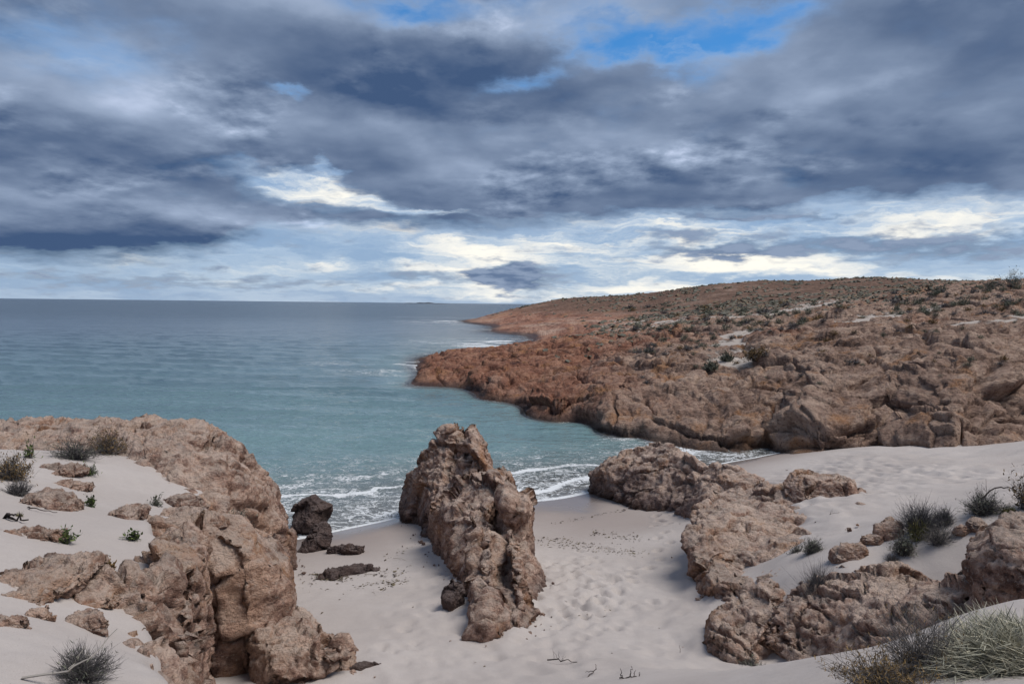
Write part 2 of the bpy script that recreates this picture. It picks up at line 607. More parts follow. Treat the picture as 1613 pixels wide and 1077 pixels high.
def sand_material():
    m, N = material('pale_sand')
    g = N.new('ShaderNodeNewGeometry')
    P = g.outputs['Position']
    sep = N.new('ShaderNodeSeparateXYZ')
    N.link(P, sep.inputs[0])
    a = N.noise(P, 0.35, 4, 0.55)
    b = N.noise(P, 7.0, 5, 0.65)
    c = N.noise(P, 120.0, 2, 0.6)
    col = N.mix(N.ss(a, 0.3, 0.7), (0.412, 0.366, 0.342), (0.475, 0.430, 0.406))
    col = N.mix(N.ss(b, 0.35, 0.7, 0.0, 0.35), col, (0.385, 0.340, 0.322))
    col = N.mix(N.ss(c, 0.62, 0.72, 0.0, 0.55), col, (0.60, 0.56, 0.53))
    col = N.mix(N.ss(c, 0.40, 0.30, 0.0, 0.50), col, (0.20, 0.165, 0.150))
    # damp sand by the water
    zz = N.m('ADD', sep.outputs[2], N.m('MULTIPLY', N.m('SUBTRACT', N.noise(P, 0.6, 3, 0.5), 0.5), 0.22))
    damp = N.m('MULTIPLY', N.ss(zz, 0.62, 0.10), N.ss(sep.outputs[1], 12.0, 15.0))
    wet = N.ss(zz, 0.15, 0.03)
    col = N.mix(N.m('MULTIPLY', damp, 0.75), col, (0.265, 0.218, 0.200))
    col = N.mix(N.m('MULTIPLY', wet, 0.55), col, (0.165, 0.140, 0.132))
    rough = N.m('SUBTRACT', 0.92, N.m('MULTIPLY', wet, 0.72))
    hgt = N.m('ADD', N.m('MULTIPLY', b, 0.6), N.m('MULTIPLY', c, 0.25))
    bs, out = finish(N, col, rough, N.m('MULTIPLY', hgt, N.m('SUBTRACT', 1.0, N.m('MULTIPLY', damp, 0.85))), 0.5, 0.03, 0.2)
    N.put(bs.inputs['Specular IOR Level'], N.m('MULTIPLY_ADD', wet, 0.35, 0.15))
    return m


SAND = sand_material()

# ------------------------------------------------------------------ the sand: beach, dune and terraces as height functions
def Pz(*a):
    return tuple(at_z(*a))


def Pd(*a):
    return tuple(at_d(*a))


beach_pts = [Pz(*a) for a in [
    # waterline and below
    (470, 852, 0.02), (525, 838, 0), (600, 822, 0), (645, 812, 0), (840, 790, 0), (925, 777, 0), (1150, 728, 0), (1190, 721, 0), (1240, 712, 0.02),
    (460, 810, -0.22), (560, 770, -0.4), (620, 760, -0.45), (850, 745, -0.4), (930, 735, -0.5), (1080, 716, -0.3), (560, 700, -1.3), (300, 690, -1.5), (0, 690, -1.6), (750, 660, -1.8), (900, 690, -1.2), (650, 600, -3),
    (200, 590, -3), (0, 560, -4),
    # the sheltered beach
    (600, 1000, 1.1), (700, 900, 0.68), (560, 890, 0.42), (500, 905, 0.45), (455, 885, 0.3), (420, 1050, 1.25), (950, 950, 0.95), (950, 860, 0.46), (1000, 1030, 1.35), (1050, 822, 0.38), (880, 1020, 1.2), (600, 1077, 1.4), (720, 1077, 1.45),
    # right-hand beach and dune
    (1300, 750, 1.25), (1200, 750, 0.6), (1400, 760, 1.65), (1500, 735, 1.75), (1600, 720, 1.85), (1600, 752, 2.15), (1450, 708, 1.15), (1600, 700, 1.45), (1330, 708, 0.7),
    (1300, 800, 2.15), (1400, 800, 2.4), (1500, 790, 2.75), (1560, 780, 3.15), (1610, 770, 3.3), (1350, 832, 2.4), (1400, 866, 2.85), (1330, 900, 2.6), (1530, 840, 3.3), (1600, 812, 3.6),
]]
beach_pts += [Pd(*a) for a in [
    (1000, 1063, 9.6), (1130, 1056, 9.0), (1250, 1040, 8.5), (1400, 1012, 7.9), (1500, 976, 7.8), (1613, 946, 7.6), (860, 1090, 9.8)]]
beach_pts += [(3.5, 11.8, 1.3), (4.5, 11.2, 1.55), (5.5, 10.7, 2.0), (6.2, 11.4, 2.3), (4.5, 13, 1.7), (5.2, 15, 1.7), (4.3, 15.4, 1.2), (6, 18, 1.3), (5.4, 21, 0.8), (7.4, 9.6, 2.8), (9, 9.4, 3.1), (6.2, 9.0, 2.75), (7.2, 8.7, 3.05), (5.2, 9.7, 2.2), (5.8, 24, 0.5), (-0.5, 15, 0.95), (-1, 18, 0.65), (-1.8, 22, 0.3)]
beach_pts += [(0, 0, 5.3), (2, 3, 4.75), (4, 4, 4.75), (7, 5, 4.9), (0, 4, 4.0), (-1.5, 4, 4.1), (0, 6.5, 2.75), (-1.5, 8.0, 1.95), (3, 6, 4.0), (5, 6, 4.15), (12, 7, 4.9), (12, 12, 4.4), (16, 16, 4.2), (20, 26, 2.5), (20, 10, 5.5), (6, -3, 5.6), (-6, -3, 5.4), (-10, 12, 1.0), (-12, 18, 0.2), (-7, 8, 1.5), (-14, 4, 2.0)]
BEACH = TPS(beach_pts, 0.02)
terrace_pts = [Pz(*a) for a in [(100, 800, 4.0), (100, 715, 3.85), (20, 760, 4.1), (200, 872, 3.9), (100, 1000, 4.3), (250, 1050, 4.15), (330, 1070, 3.65), (230, 720, 3.5), (350, 832, 3.52), (410, 842, 3.30), (300, 870, 3.72), (20, 900, 4.3), (0, 1060, 4.6)]]
terrace_pts += [(-3, 3, 4.75), (0, 0, 5.3), (-8, 3, 5.1), (-15, 8, 4.8), (-18, 14, 4.4), (-14, 18.5, 2.8), (-10, 18.5, 2.8), (-22, 4, 5.2), (-6, -4, 5.4), (-7, 16.5, 3.2), (-5.2, 13.0, 3.0)]
TERRACE = TPS(terrace_pts, 0.01)
TERR_POLY = [(-2.1, 4.2), (-3.12, 6.3), (-3.75, 7.6), (-4.35, 8.9), (-4.75, 9.8), (-5.4, 10.7), (-5.1, 11.8), (-5.3, 12.6), (-6.2, 14.5), (-7.2, 18.2), (-9.0, 19.3), (-14, 20.3), (-30, 19), (-30, -8), (-1.8, -8)]


ROCK_FEET = []


def sand_height(xy):
    b = BEACH(xy)
    t = TERRACE(xy)
    d = poly_sdf(xy, TERR_POLY) + 0.16 * perlin(np.c_[xy, np.zeros(len(xy))], 1.6, 81)
    near = sstep(xy[:, 1], 4.8, 3.0)              # towards the camera dune both surfaces run together
    k = np.maximum(sstep(d, 0.22, 0.0), near * sstep(d, 3.5, 0.0))
    return b + (t - b) * k


def axis(lo, hi, step, far_lo, far_hi, grow=1.12):
    a = list(np.arange(lo, hi, step))
    s, x = step, a[-1]
    while x < far_hi:
        s *= grow
        x += s
        a.append(x)
    s, x, l = step, lo, []
    while x > far_lo:
        s *= grow
        x -= s
        l.append(x)
    return np.array(l[::-1] + a)


def build_sand():
    xs = axis(-9.5, 14.0, 0.075, -60, 60)
    ys = axis(4.0, 28.0, 0.075, -15, 120)
    X, Y = np.meshgrid(xs, ys, indexing='ij')
    xy = np.stack([X.ravel(), Y.ravel()], 1)
    z = sand_height(xy)
    p3 = np.c_[xy, np.zeros(len(xy))]
    dry = sstep(z, 0.30, 0.75)
    z = z + dry * 0.05 * fbm(p3, 0.45, 3, 0.5, 3)
    # trampled, wind-softened dimples
    right = sstep(xy[:, 0], 5.5, 8.0) * sstep(z, 0.5, 1.0) * sstep(z, 2.6, 1.9)
    mid = sstep(xy[:, 0], -3.4, -1.5) * sstep(xy[:, 1], 20.5, 17) * sstep(z, 2.1, 1.6) * sstep(xy[:, 0], 5, 3)
    dim = ridged(p3 * np.array([1.0, 0.75, 1]), 1.55, 2, 0.5, 11)
    z += (0.095 * right + 0.034 * mid * dry + 0.010 * dry) * np.clip(dim - 0.2, -1.2, 1.0)
    # wind ripples on the near dune and terrace
    rp = np.sin((xy[:, 1] * 1.0 + 0.35 * xy[:, 0] + 0.35 * fbm(p3, 0.8, 2, 0.5, 5)) * 22.0)
    z += 0.008 * rp * sstep(z, 2.4, 3.2) * sstep(fbm(p3, 0.5, 2, 0.5, 21), -0.25, 0.35)
    # sand banked up against the feet of the rocks
    near_i = np.where((xy[:, 0] > -9) & (xy[:, 0] < 10.5) & (xy[:, 1] > 5) & (xy[:, 1] < 29))[0]
    bank = np.zeros(len(near_i))
    bn = 0.6 + 0.9 * perlin(p3[near_i], 1.1, 71)
    for poly in ROCK_FEET:
        d = poly_sdf(xy[near_i], poly)
        bank = np.maximum(bank, np.exp(-np.maximum(d - 0.1, 0) / 0.22))
    z[near_i] += 0.11 * np.clip(bn, 0, 1.6) * bank * sstep(z[near_i], 0.25, 0.6) * (1 - sstep(z[near_i], 2.0, 2.6))
    # footprints
    rng = random.Random(5)
    prints = []
    trail = [(862, 1000), (905, 985), (925, 962), (958, 945), (985, 930), (1012, 905), (1032, 893), (1050, 870), (1040, 848), (1048, 832), (1040, 812), (1036, 840)]
    T = [at_z(a, b, 0.95 - (1000 - b) * 0.0035)[:2] for a, b in trail]
    for a, b in zip(T[:-1], T[1:]):
        L = np.linalg.norm(b - a)
        n = max(1, int(L / 0.62))
        ang = math.atan2(b[1] - a[1], b[0] - a[0])
        for k in range(n):
            c = a + (b - a) * (k + rng.random() * 0.3) / n
            s = 0.12 if k % 2 else -0.12
            prints.append((c[0] - math.sin(ang) * s, c[1] + math.cos(ang) * s, ang, 0.11))
    for _ in range(170):
        px, py = rng.gauss(915, 45), rng.gauss(925, 38)
        q = at_z(px, py, 0.85)
        prints.append((q[0], q[1], rng.gauss(1.2, 0.5), rng.uniform(0.03, 0.085)))
    for _ in range(110):
        px, py = rng.uniform(600, 1080), rng.uniform(930, 1060)
        q = at_z(px, py, 1.15)
        prints.append((q[0], q[1], rng.uniform(0, 3.1), rng.uniform(0.015, 0.045)))
    for x, y, a, dep in prints:
        sel = np.where((np.abs(xy[:, 0] - x) < 0.5) & (np.abs(xy[:, 1] - y) < 0.5))[0]
        u = (xy[sel, 0] - x) * math.cos(a) + (xy[sel, 1] - y) * math.sin(a)
        v = -(xy[sel, 0] - x) * math.sin(a) + (xy[sel, 1] - y) * math.cos(a)
        r = (u / 0.16) ** 2 + (v / 0.095) ** 2
        z[sel] += -dep * np.exp(-r ** 1.5) + dep * 0.35 * np.exp(-(np.sqrt(r) - 1.45) ** 2 * 6)
    o = mesh_obj('beach', np.c_[xy, z], grid_faces(len(xs), len(ys))[:, ::-1], SAND)
    structure(o)


# ------------------------------------------------------------------ headland across the cove
def polar_log(xy):
    y = np.maximum(xy[:, 1], 5.0)
    return np.c_[xy[:, 0] / y * 3.0, np.log(y) * 1.4]


hl = [Pz(*a) for a in [(640, 607, 0), (700, 613, 0), (760, 630, 0), (820, 651, 0), (880, 666, 0), (940, 681, 0), (1000, 701, 0), (1060, 707, 0), (1120, 709, 0.05), (1180, 710, 0.1), (1300, 706, 0.7), (1450, 703, 1.1), (1600, 699, 1.4),
     (1200, 740, -0.9), (1400, 735, -0.2), (1600, 725, 0.3), (1000, 740, -1.5), (900, 720, -1.8), (800, 690, -1.8), (700, 650, -1.8), (620, 625, -1.6), (560, 600, -2), (600, 570, -1.5), (640, 572, -0.4), (652, 566, 0.0), (560, 540, -2.5),
     (730, 553, -0.5), (780, 548, -0.5), (825, 543, -0.15), (700, 545, -1.2), (760, 533, -0.8), (806, 531, -0.4), (760, 522, -0.2), (700, 525, -1.5), (752, 503, 0), (720, 506, -0.6), (700, 497, -2), (772, 513, 0.0), (640, 495, -4), (600, 510, -4), (800, 524, 0.2), (845, 541, 0.25)]]
hl += [Pd(*a) for a in [
    (660, 590, 68), (700, 568, 78), (700, 590, 69), (760, 559, 82), (760, 600, 60), (830, 549, 86), (830, 600, 55), (900, 536, 90), (900, 628, 45.5), (900, 590, 55), (900, 560, 68),
    (1000, 522, 92), (1000, 640, 40), (1000, 600, 46), (1000, 560, 58), (1150, 640, 38.6), (1150, 585, 44.5), (1150, 545, 55), (1150, 505, 90),
    (1300, 640, 34.6), (1300, 585, 39), (1300, 545, 45), (1300, 515, 55), (1300, 497, 75), (1450, 640, 33.4), (1450, 565, 40), (1450, 515, 51), (1450, 492, 65), (1450, 474, 85), (1600, 640, 32.6), (1600, 560, 39), (1600, 502, 50), (1600, 474, 62), (1600, 452, 85),
    (1800, 640, 33), (1800, 500, 50), (1800, 452, 85), (2100, 450, 60), (2100, 640, 32), (1700, 446, 130), (1800, 445, 200),
    (1370, 438, 270), (1200, 442, 270), (1100, 451, 285), (1010, 463, 295), (900, 469, 305), (820, 484, 325), (880, 505, 200), (1000, 489, 225), (1000, 508, 150), (900, 520, 150), (1100, 498, 130), (1100, 472, 220), (1250, 474, 165), (1250, 458, 215), (1400, 458, 175), (1480, 447, 140), (1540, 444, 115),
    (1200, 505, 100), (1080, 515, 92)]]
hl += [(60, 330, 10), (10, 380, 2), (120, 330, 12), (190, 300, 15), (250, 250, 15), (30, 450, 3), (150, 480, 6), (-25, 420, -5), (-60, 200, -8), (-60, 100, -6), (400, 480, 10)]
HEAD = TPS(hl, 0.004, polar_log)


def head_height(xy):
    z = HEAD(xy)
    d = xy[:, 1]
    steep = 0.55 * np.exp(-((z - 0.8) / 0.6) ** 2) * sstep(z, -0.05, 0.45) * sstep(d, 110, 60)
    return z + steep


def facetize(V, Nm, size, seed, strength=0.8, frame=None, warp=0.18, lim=0.16, jitter=0.05):
    """break the surface into flat joint faces: every cell is pulled towards its own mean plane"""
    W = V + warp * size * np.stack([perlin(V, 0.7 / size, seed + 70 + i) for i in range(3)], 1)
    Q = ((W @ np.array(frame).T if frame is not None else W) / size + seed * 3.7 + 200).astype(np.float32)
    n = len(V)
    B = np.floor(Q).astype(np.int64)
    F1 = np.full(n, 9.0, np.float32)
    F2 = np.full(n, 9.0, np.float32)
    key = np.zeros(n, np.int64)
    for dx in (-1, 0, 1):
        for dy in (-1, 0, 1):
            for dz in (-1, 0, 1):
                c = B + np.array([dx, dy, dz])
                h = (c[:, 0] * 73856093 ^ c[:, 1] * 19349663 ^ c[:, 2] * 83492791) & 4095
                q = c + RND[h, :3] - Q
                d = np.einsum('ij,ij->i', q, q)
                near = d < F1
                F2 = np.where(near, F1, np.minimum(F2, d))
                key = np.where(near, (c[:, 0] * 4096 + c[:, 1]) * 4096 + c[:, 2], key)
                F1 = np.where(near, d, F1)
    _, inv = np.unique(key, return_inverse=True)
    inv = inv.ravel()
    cnt = np.bincount(inv)
    M = np.stack([np.bincount(inv, V[:, k]) / cnt for k in range(3)], 1)
    MN = np.stack([np.bincount(inv, Nm[:, k]) / cnt for k in range(3)], 1)
    MN += (RND[np.arange(len(cnt)) % 4096, :3] - 0.5) * 0.25
    MN /= np.linalg.norm(MN, axis=1)[:, None] + 1e-9
    off = (RND[(np.arange(len(cnt)) * 7 + seed) % 4096, 3] - 0.5) * 2 * jitter * size
    d = np.einsum('ij,ij->i', M[inv] - V, MN[inv]) / np.maximum(np.einsum('ij,ij->i', Nm, MN[inv]), 0.35)
    d = np.clip(d * strength + off[inv], -lim * size, lim * size)
    gap = np.sqrt(F2) - np.sqrt(F1)
    return V + Nm * d[:, None], gap


def rockify(V, Nm, seed, block=1.0, a_block=0.10, a_crack=0.10, a_ridge=0.05, a_fine=0.02, a_pit=0.0, frame=None, warp=0.22, crack_w=0.05, flute=None, a_flute=0.0, pit_f=3.0, faces=None, s1=0.8, s2=0.6):
    """weathered rock relief: flat joint faces at two scales, cracks along the joints, ridges, pits"""
    V0, N0 = V, Nm
    V, gap = facetize(V, Nm, block, seed, s1, frame, jitter=0.5 * a_block)
    if faces is not None:
        Nm = vnormals(V, faces)
    V, gap2 = facetize(V, Nm, block * 0.38, seed + 5, s2, frame, jitter=0.45 * a_block)
    broken = sstep(perlin(V0, 0.9 / block, seed + 50), -0.45, 0.10)
    dsp = -a_crack * broken * np.exp(-(gap / crack_w) ** 2) - 0.32 * a_crack * (0.3 + 0.7 * broken) * np.exp(-(gap2 / 0.07) ** 2)
    dsp += 0.55 * a_ridge * (ridged(V0, 0.9 / block, 5, 0.6, seed + 3) - 0.4)
    dsp += a_fine * (fbm(V0, 4.5 / block, 2, 0.6, seed + 6) + 0.8 * ridged(V0, 8.0 / block, 2, 0.7, seed + 26))
    if a_flute:
        Wp = np.stack([perlin(V0, 0.8 / block, seed + 40 + i) for i in range(3)], 1)
        dsp += a_flute * (ridged((V0 + warp * block * Wp) @ np.array(flute).T, 1.0, 4, 0.6, seed + 13) - 0.4)
    if a_pit:
        mask = sstep(perlin(V0, 0.7, seed + 21), -0.05, 0.35)
        F1, F2, rv, fc = worley(V0, pit_f, seed + 15)
        dsp -= a_pit * mask * sstep(F1, 0.50, 0.12) * sstep(rv, 0.35, 0.7)
        F1, F2, rv, fc = worley(V0, pit_f * 2.6, seed + 17)
        dsp -= 0.35 * a_pit * sstep(F1, 0.5, 0.1) * sstep(rv, 0.3, 0.6)
    V = V + N0 * dsp[:, None]
    return V, np.einsum('ij,ij->i', V - V0, N0)


def headland_material():
    m, N = material('headland_ground')
    g = N.new('ShaderNodeNewGeometry')
    P = g.outputs['Position']
    fr = N.attr('far')
    gr = N.m('MULTIPLY_ADD', fr, -0.6, 1.0)
    Ps = N.v('SCALE', P, scale=gr)
    Pw = N.v('ADD', Ps, N.v('SCALE', N.noise(Ps, 0.5, 3, 0.5, color=True), scale=0.9))
    a = N.noise(Pw, 0.30, 5, 0.62)
    b = N.noise(Ps, 2.6, 6, 0.68)
    c = N.noise(N.v('MULTIPLY', Pw, (0.6, 0.6, 2.2)), 1.1, 5, 0.62)
    t = N.m('ADD', N.m('MULTIPLY', a, 0.40), N.m('ADD', N.m('MULTIPLY', b, 0.36), N.m('MULTIPLY', c, 0.32)))
    tan = N.ramp(t, [(0.42, (0.070, 0.045, 0.038)), (0.51, (0.275, 0.180, 0.138)), (0.61, (0.460, 0.330, 0.258))])
    red = N.ramp(t, [(0.42, (0.080, 0.038, 0.030)), (0.51, (0.245, 0.108, 0.070)), (0.61, (0.380, 0.205, 0.138))])
    col = N.mix(N.attr('red'), tan, red)
    ru = N.noise(N.v('ADD', Pw, (31, 5, 9)), 0.45, 5, 0.65)
    col = N.mix(N.ss(ru, 0.53, 0.68, 0.0, 0.75), col, (0.360, 0.180, 0.085))
    scrub = N.ramp(N.noise(P, 0.9, 5, 0.7), [(0.38, (0.060, 0.040, 0.030)), (0.52, (0.150, 0.088, 0.062)), (0.64, (0.235, 0.145, 0.105))])
    gs = N.noise(Ps, 7.0, 4, 0.75)
    col = N.mix(N.ss(gs, 0.46, 0.36, 0.0, 0.6), col, (0.045, 0.030, 0.026))
    col = N.mix(N.ss(gs, 0.56, 0.68, 0.0, 0.35), col, (0.46, 0.36, 0.30))
    col = N.mix(N.attr('scrub'), col, scrub)
    sd = N.ss(N.m('ADD', N.attr('sand'), N.m('MULTIPLY', N.m('SUBTRACT', N.noise(Ps, 1.4, 5, 0.65), 0.5), 1.1)), 0.42, 0.62)
    col = N.mix(sd, col, N.mix(b, (0.36, 0.30, 0.26), (0.47, 0.42, 0.38)))
    sep = N.new('ShaderNodeSeparateXYZ')
    N.link(P, sep.inputs[0])
    zz = N.m('ADD', sep.outputs[2], N.m('MULTIPLY', N.m('SUBTRACT', a, 0.5), 0.9))
    wt = N.ss(zz, 0.62, 0.10)
    col = N.mix(N.m('MULTIPLY', wt, 0.78), col, (0.030, 0.022, 0.022))
    rough = N.m('SUBTRACT', 0.9, N.m('MULTIPLY', wt, 0.35))
    h = N.m('ADD', N.noise(Ps, 4.5, 6, 0.72), N.m('MULTIPLY', N.noise(N.v('MULTIPLY', Pw, (0.6, 0.6, 2.2)), 2.2, 4, 0.6), 0.9))
    finish(N, col, rough, N.m('MULTIPLY', h, N.m('MULTIPLY_ADD', sd, -0.8, 1.0)), 1.0, 0.24, 0.15)
    return m


def head_zones(x, y, z):
    """sand drifts, red rock and scrub cover on the headland, by place"""
    px = x / y
    p3 = np.c_[x, y, np.zeros(len(x))]
    n = fbm(p3, 0.06, 4, 0.55, 31)
    n2 = fbm(p3, 0.3, 3, 0.55, 33)
    sand = np.zeros(len(x))
    for a, b, w in [((1000, 508, 150), (1090, 518, 92), 9), ((1090, 518, 92), (1175, 512, 88), 5), ((1165, 530, 66), (1160, 575, 48), 2.2), ((1380, 500, 66), (1613, 462, 70), 3.0), ((1340, 505, 60), (1450, 490, 68), 2.5), ((1500, 505, 50), (1613, 492, 52), 1.6), ((1180, 500, 110), (1330, 478, 140), 8), ((1060, 512, 105), (1000, 500, 180), 9)]:
        A, B = at_d(*a)[:2], at_d(*b)[:2]
        e = B - A
        w_ = np.c_[x, y] - A
        t = np.clip(w_ @ e / (e @ e), 0, 1)
        dd = np.linalg.norm(w_ - t[:, None] * e, axis=1)
        sand = np.maximum(sand, np.exp(-(dd / w) ** 2))
    sand = np.clip(sand * (0.75 + 0.9 * n2), 0, 1)
    red = np.clip(sstep(px, 0.34, 0.0) * 0.95 + 0.9 * n + 0.35 * n2, 0, 1) * sstep(y, 36, 46)
    scrub = np.clip(sstep(y, 95, 170) + 0.6 * n * sstep(y, 60, 120), 0, 1) * sstep(z, 2.5, 6.5)
    return sand, red, scrub


HZ = {}
HD = np.concatenate([np.exp(np.linspace(math.log(27.0), math.log(105.0), 500)), np.exp(np.linspace(math.log(106.2), math.log(620.0), 180))])


def build_headland():
    na, nd = 720, 680
    th = np.linspace(-0.20, 0.98, na)
    dd = HD
    T, D = np.meshgrid(th, dd, indexing='ij')
    x = (T * D).ravel()
    y = D.ravel()
    z = head_height(np.c_[x, y])
    sand, red, scrub = head_zones(x, y, z)
    V = np.c_[x, y, z]
    F = grid_faces(na, nd)[:, ::-1]
    far = sstep(y, 60, 260)
    rocky = (1 - 0.85 * sstep(sand, 0.3, 0.6)) * (1 - 0.55 * scrub)
    Nm = vnormals(V, F)
    if Nm[:, 2].mean() < 0:
        F = F[:, ::-1]
        Nm = -Nm
    fr = np.array([[0.75, 0.25, -0.35], [-0.2, 0.8, 0.2], [0.45, 0.1, 1.15]])
    V1, d1 = rockify(V, Nm, 3, 3.0, 0.20, 0.55, 0.10, 0.04, 0.0, fr, 0.22, 0.05, faces=F, s1=0.9, s2=0.8, flute=np.array([[1.0, 0.25, -0.9], [-0.1, 0.25, 0.1], [0.25, 0.05, 0.35]]), a_flute=0.10)
    V2, d2 = rockify(V, Nm, 8, 8.0, 0.16, 0.5, 0.35, 0.05, 0.0, fr, 0.22, 0.05, s1=0.5, s2=0.6)
    wgt = (1 - 0.5 * far) * rocky
    off = (d1 * wgt * sstep(y, 200, 90) + d2 * (0.45 - 0.1 * far) * rocky)
    off *= 0.25 + 0.75 * sstep(np.abs(z), 0.0, 0.9)
    off -= 0.10
    V = V + Nm * off[:, None]
    o = mesh_obj('headland', V, F, headland_material(), attrs={'sand': sand, 'red': red, 'scrub': scrub, 'far': far})
    structure(o)
    HZ['V'] = V.reshape(na, nd, 3)
    HZ['sand'] = sand.reshape(na, nd)
    HZ['scrub'] = scrub.reshape(na, nd)


build_headland()


def head_z(x, y):
    """height of the finished headland surface near (x, y)"""
    t = (x / y + 0.20) / 1.18 * 719
    i, j = int(np.clip(round(t), 0, 719)), int(np.clip(np.searchsorted(HD, y), 0, 679))
    return float(HZ['V'][i, j, 2]), float(HZ['sand'][i, j]), float(HZ['scrub'][i, j])


# ------------------------------------------------------------------ the sea
def sea_material():
    m, N = material('sea_water')
    g = N.new('ShaderNodeNewGeometry')
    P = g.outputs['Position']
    dep = N.attr('depth')
    foam_a = N.attr('foam')
    dist = N.attr('dist')
    shallow = N.mix(N.ss(dep, 0.0, 0.7), (0.250, 0.265, 0.258), (0.180, 0.290, 0.305))
    col = N.mix(N.ss(dep, 0.5, 2.8), shallow, (0.110, 0.190, 0.220))
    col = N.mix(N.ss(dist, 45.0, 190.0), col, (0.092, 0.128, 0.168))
    pt = N.noise(N.v('MULTIPLY', P, (0.03, 0.06, 0.0)), 1.0, 4, 0.6)
    col = N.mix(N.ss(pt, 0.35, 0.7, 0.0, 0.45), col, N.mix(0.6, col, (0.02, 0.05, 0.075)))
    # foam lace
    Pf = N.v('MULTIPLY', P, (1.0, 1.0, 0.0))
    Pf = N.v('ADD', Pf, N.v('SCALE', N.noise(Pf, 1.3, 4, 0.6, color=True, flat=True), scale=0.75))
    fl1 = N.noise(N.v('MULTIPLY', Pf, (0.7, 1.2, 0.0)), 0.9, 5, 0.62, flat=True)
    fl2 = N.noise(N.v('ADD', N.v('MULTIPLY', Pf, (0.8, 1.4, 0.0)), (13, 4, 0)), 2.2, 4, 0.62, flat=True)
    d1 = N.m('ABSOLUTE', N.m('SUBTRACT', fl1, 0.5))
    d2 = N.m('ABSOLUTE', N.m('SUBTRACT', fl2, 0.5))
    nz = N.noise(Pf, 0.55, 5, 0.62, flat=True)
    nz2 = N.noise(Pf, 6.0, 4, 0.7, flat=True)
    fb = N.noise(N.v('MULTIPLY', P, (0.10, 0.16, 0.0)), 1.0, 5, 0.7, flat=True)
    foam_a = N.m('MULTIPLY', foam_a, N.mix(N.ss(dist, 45.0, 70.0), 1.0, N.ss(fb, 0.46, 0.60)))
    amt = N.m('MULTIPLY', foam_a, N.ss(nz, 0.36, 0.66, 0.25, 1.25))
    w1 = N.m('SUBTRACT', N.m('MULTIPLY', amt, 0.034), d1)
    w2 = N.m('SUBTRACT', N.m('MULTIPLY', amt, 0.030), d2)
    lace = N.m('MAXIMUM', N.ss(w1, -0.016, 0.012), N.m('MULTIPLY', N.ss(w2, -0.016, 0.014), 0.8))
    lace = N.m('MULTIPLY', lace, N.ss(nz2, 0.36, 0.60, 0.1, 1.0))
    solid = N.ss(N.m('ADD', foam_a, N.m('MULTIPLY', N.m('SUBTRACT', nz2, 0.5), 2.6)), 1.10, 1.55)
    rim = N.m('MULTIPLY', N.m('MULTIPLY', N.attr('shore'), N.ss(dep, 0.022, 0.010)), N.ss(nz2, 0.25, 0.5, 0.5, 1.0))
    foam = N.m('MAXIMUM', N.m('MAXIMUM', N.m('MULTIPLY', lace, N.ss(foam_a, 0.02, 0.2)), solid), rim, clamp=True)
    # waves
    Pv = N.v('MULTIPLY', P, (0.55, 1.0, 0.0))
    far = N.ss(dist, 25.0, 400.0)
    n1 = N.noise(Pv, 1.6, 4, 0.6)
    n2 = N.noise(Pv, 0.38, 6, 0.62)
    n3 = N.noise(N.v('MULTIPLY', P, (0.10, 0.22, 0.0)), 1.0, 4, 0.6)
    hgt = N.m('ADD', N.m('MULTIPLY', n1, N.m('MULTIPLY_ADD', far, -0.06, 0.22)), N.m('ADD', N.m('MULTIPLY', n2, 0.85), N.m('MULTIPLY', n3, N.m('MULTIPLY', far, 3.2))))
    hgt = N.m('MULTIPLY_ADD', foam, 0.02, hgt)
    hgt = N.m('MULTIPLY', hgt, N.ss(dep, 0.0, 0.35, 0.12, 1.0))
    bn = N.new('ShaderNodeBump')
    bn.inputs['Strength'].default_value = 0.9
    bn.inputs['Distance'].default_value = 1.0
    N.put(bn.inputs['Height'], hgt)
    w = N.new('ShaderNodeBsdfPrincipled')
    N.put(w.inputs['Base Color'], col)
    N.put(w.inputs['Roughness'], N.m('MULTIPLY_ADD', far, 0.14, 0.10))
    w.inputs['IOR'].default_value = 1.333
    N.link(bn.outputs[0], w.inputs['Normal'])
    fo = N.new('ShaderNodeBsdfDiffuse')
    fo.inputs[0].default_value = (0.74, 0.76, 0.78, 1)
    N.link(bn.outputs[0], fo.inputs['Normal'])
    tr = N.new('ShaderNodeBsdfTransparent')
    tr.inputs[0].default_value = (0.93, 0.97, 0.97, 1)
    body = N.new('ShaderNodeMixShader')          # thin water over the sand lets it show through
    N.put(body.inputs[0], N.m('MULTIPLY_ADD', N.m('POWER', 2.718, N.m('MULTIPLY', dep, -3.2)), -0.85, 1.0))
    N.link(tr.outputs[0], body.inputs[1])
    N.link(w.outputs[0], body.inputs[2])
    mx = N.new('ShaderNodeMixShader')
    N.put(mx.inputs[0], N.m('MULTIPLY', foam, 0.92))
    N.link(body.outputs[0], mx.inputs[1])
    N.link(fo.outputs[0], mx.inputs[2])
    out = N.new('ShaderNodeOutputMaterial')
    N.link(mx.outputs[0], out.inputs[0])
    return m


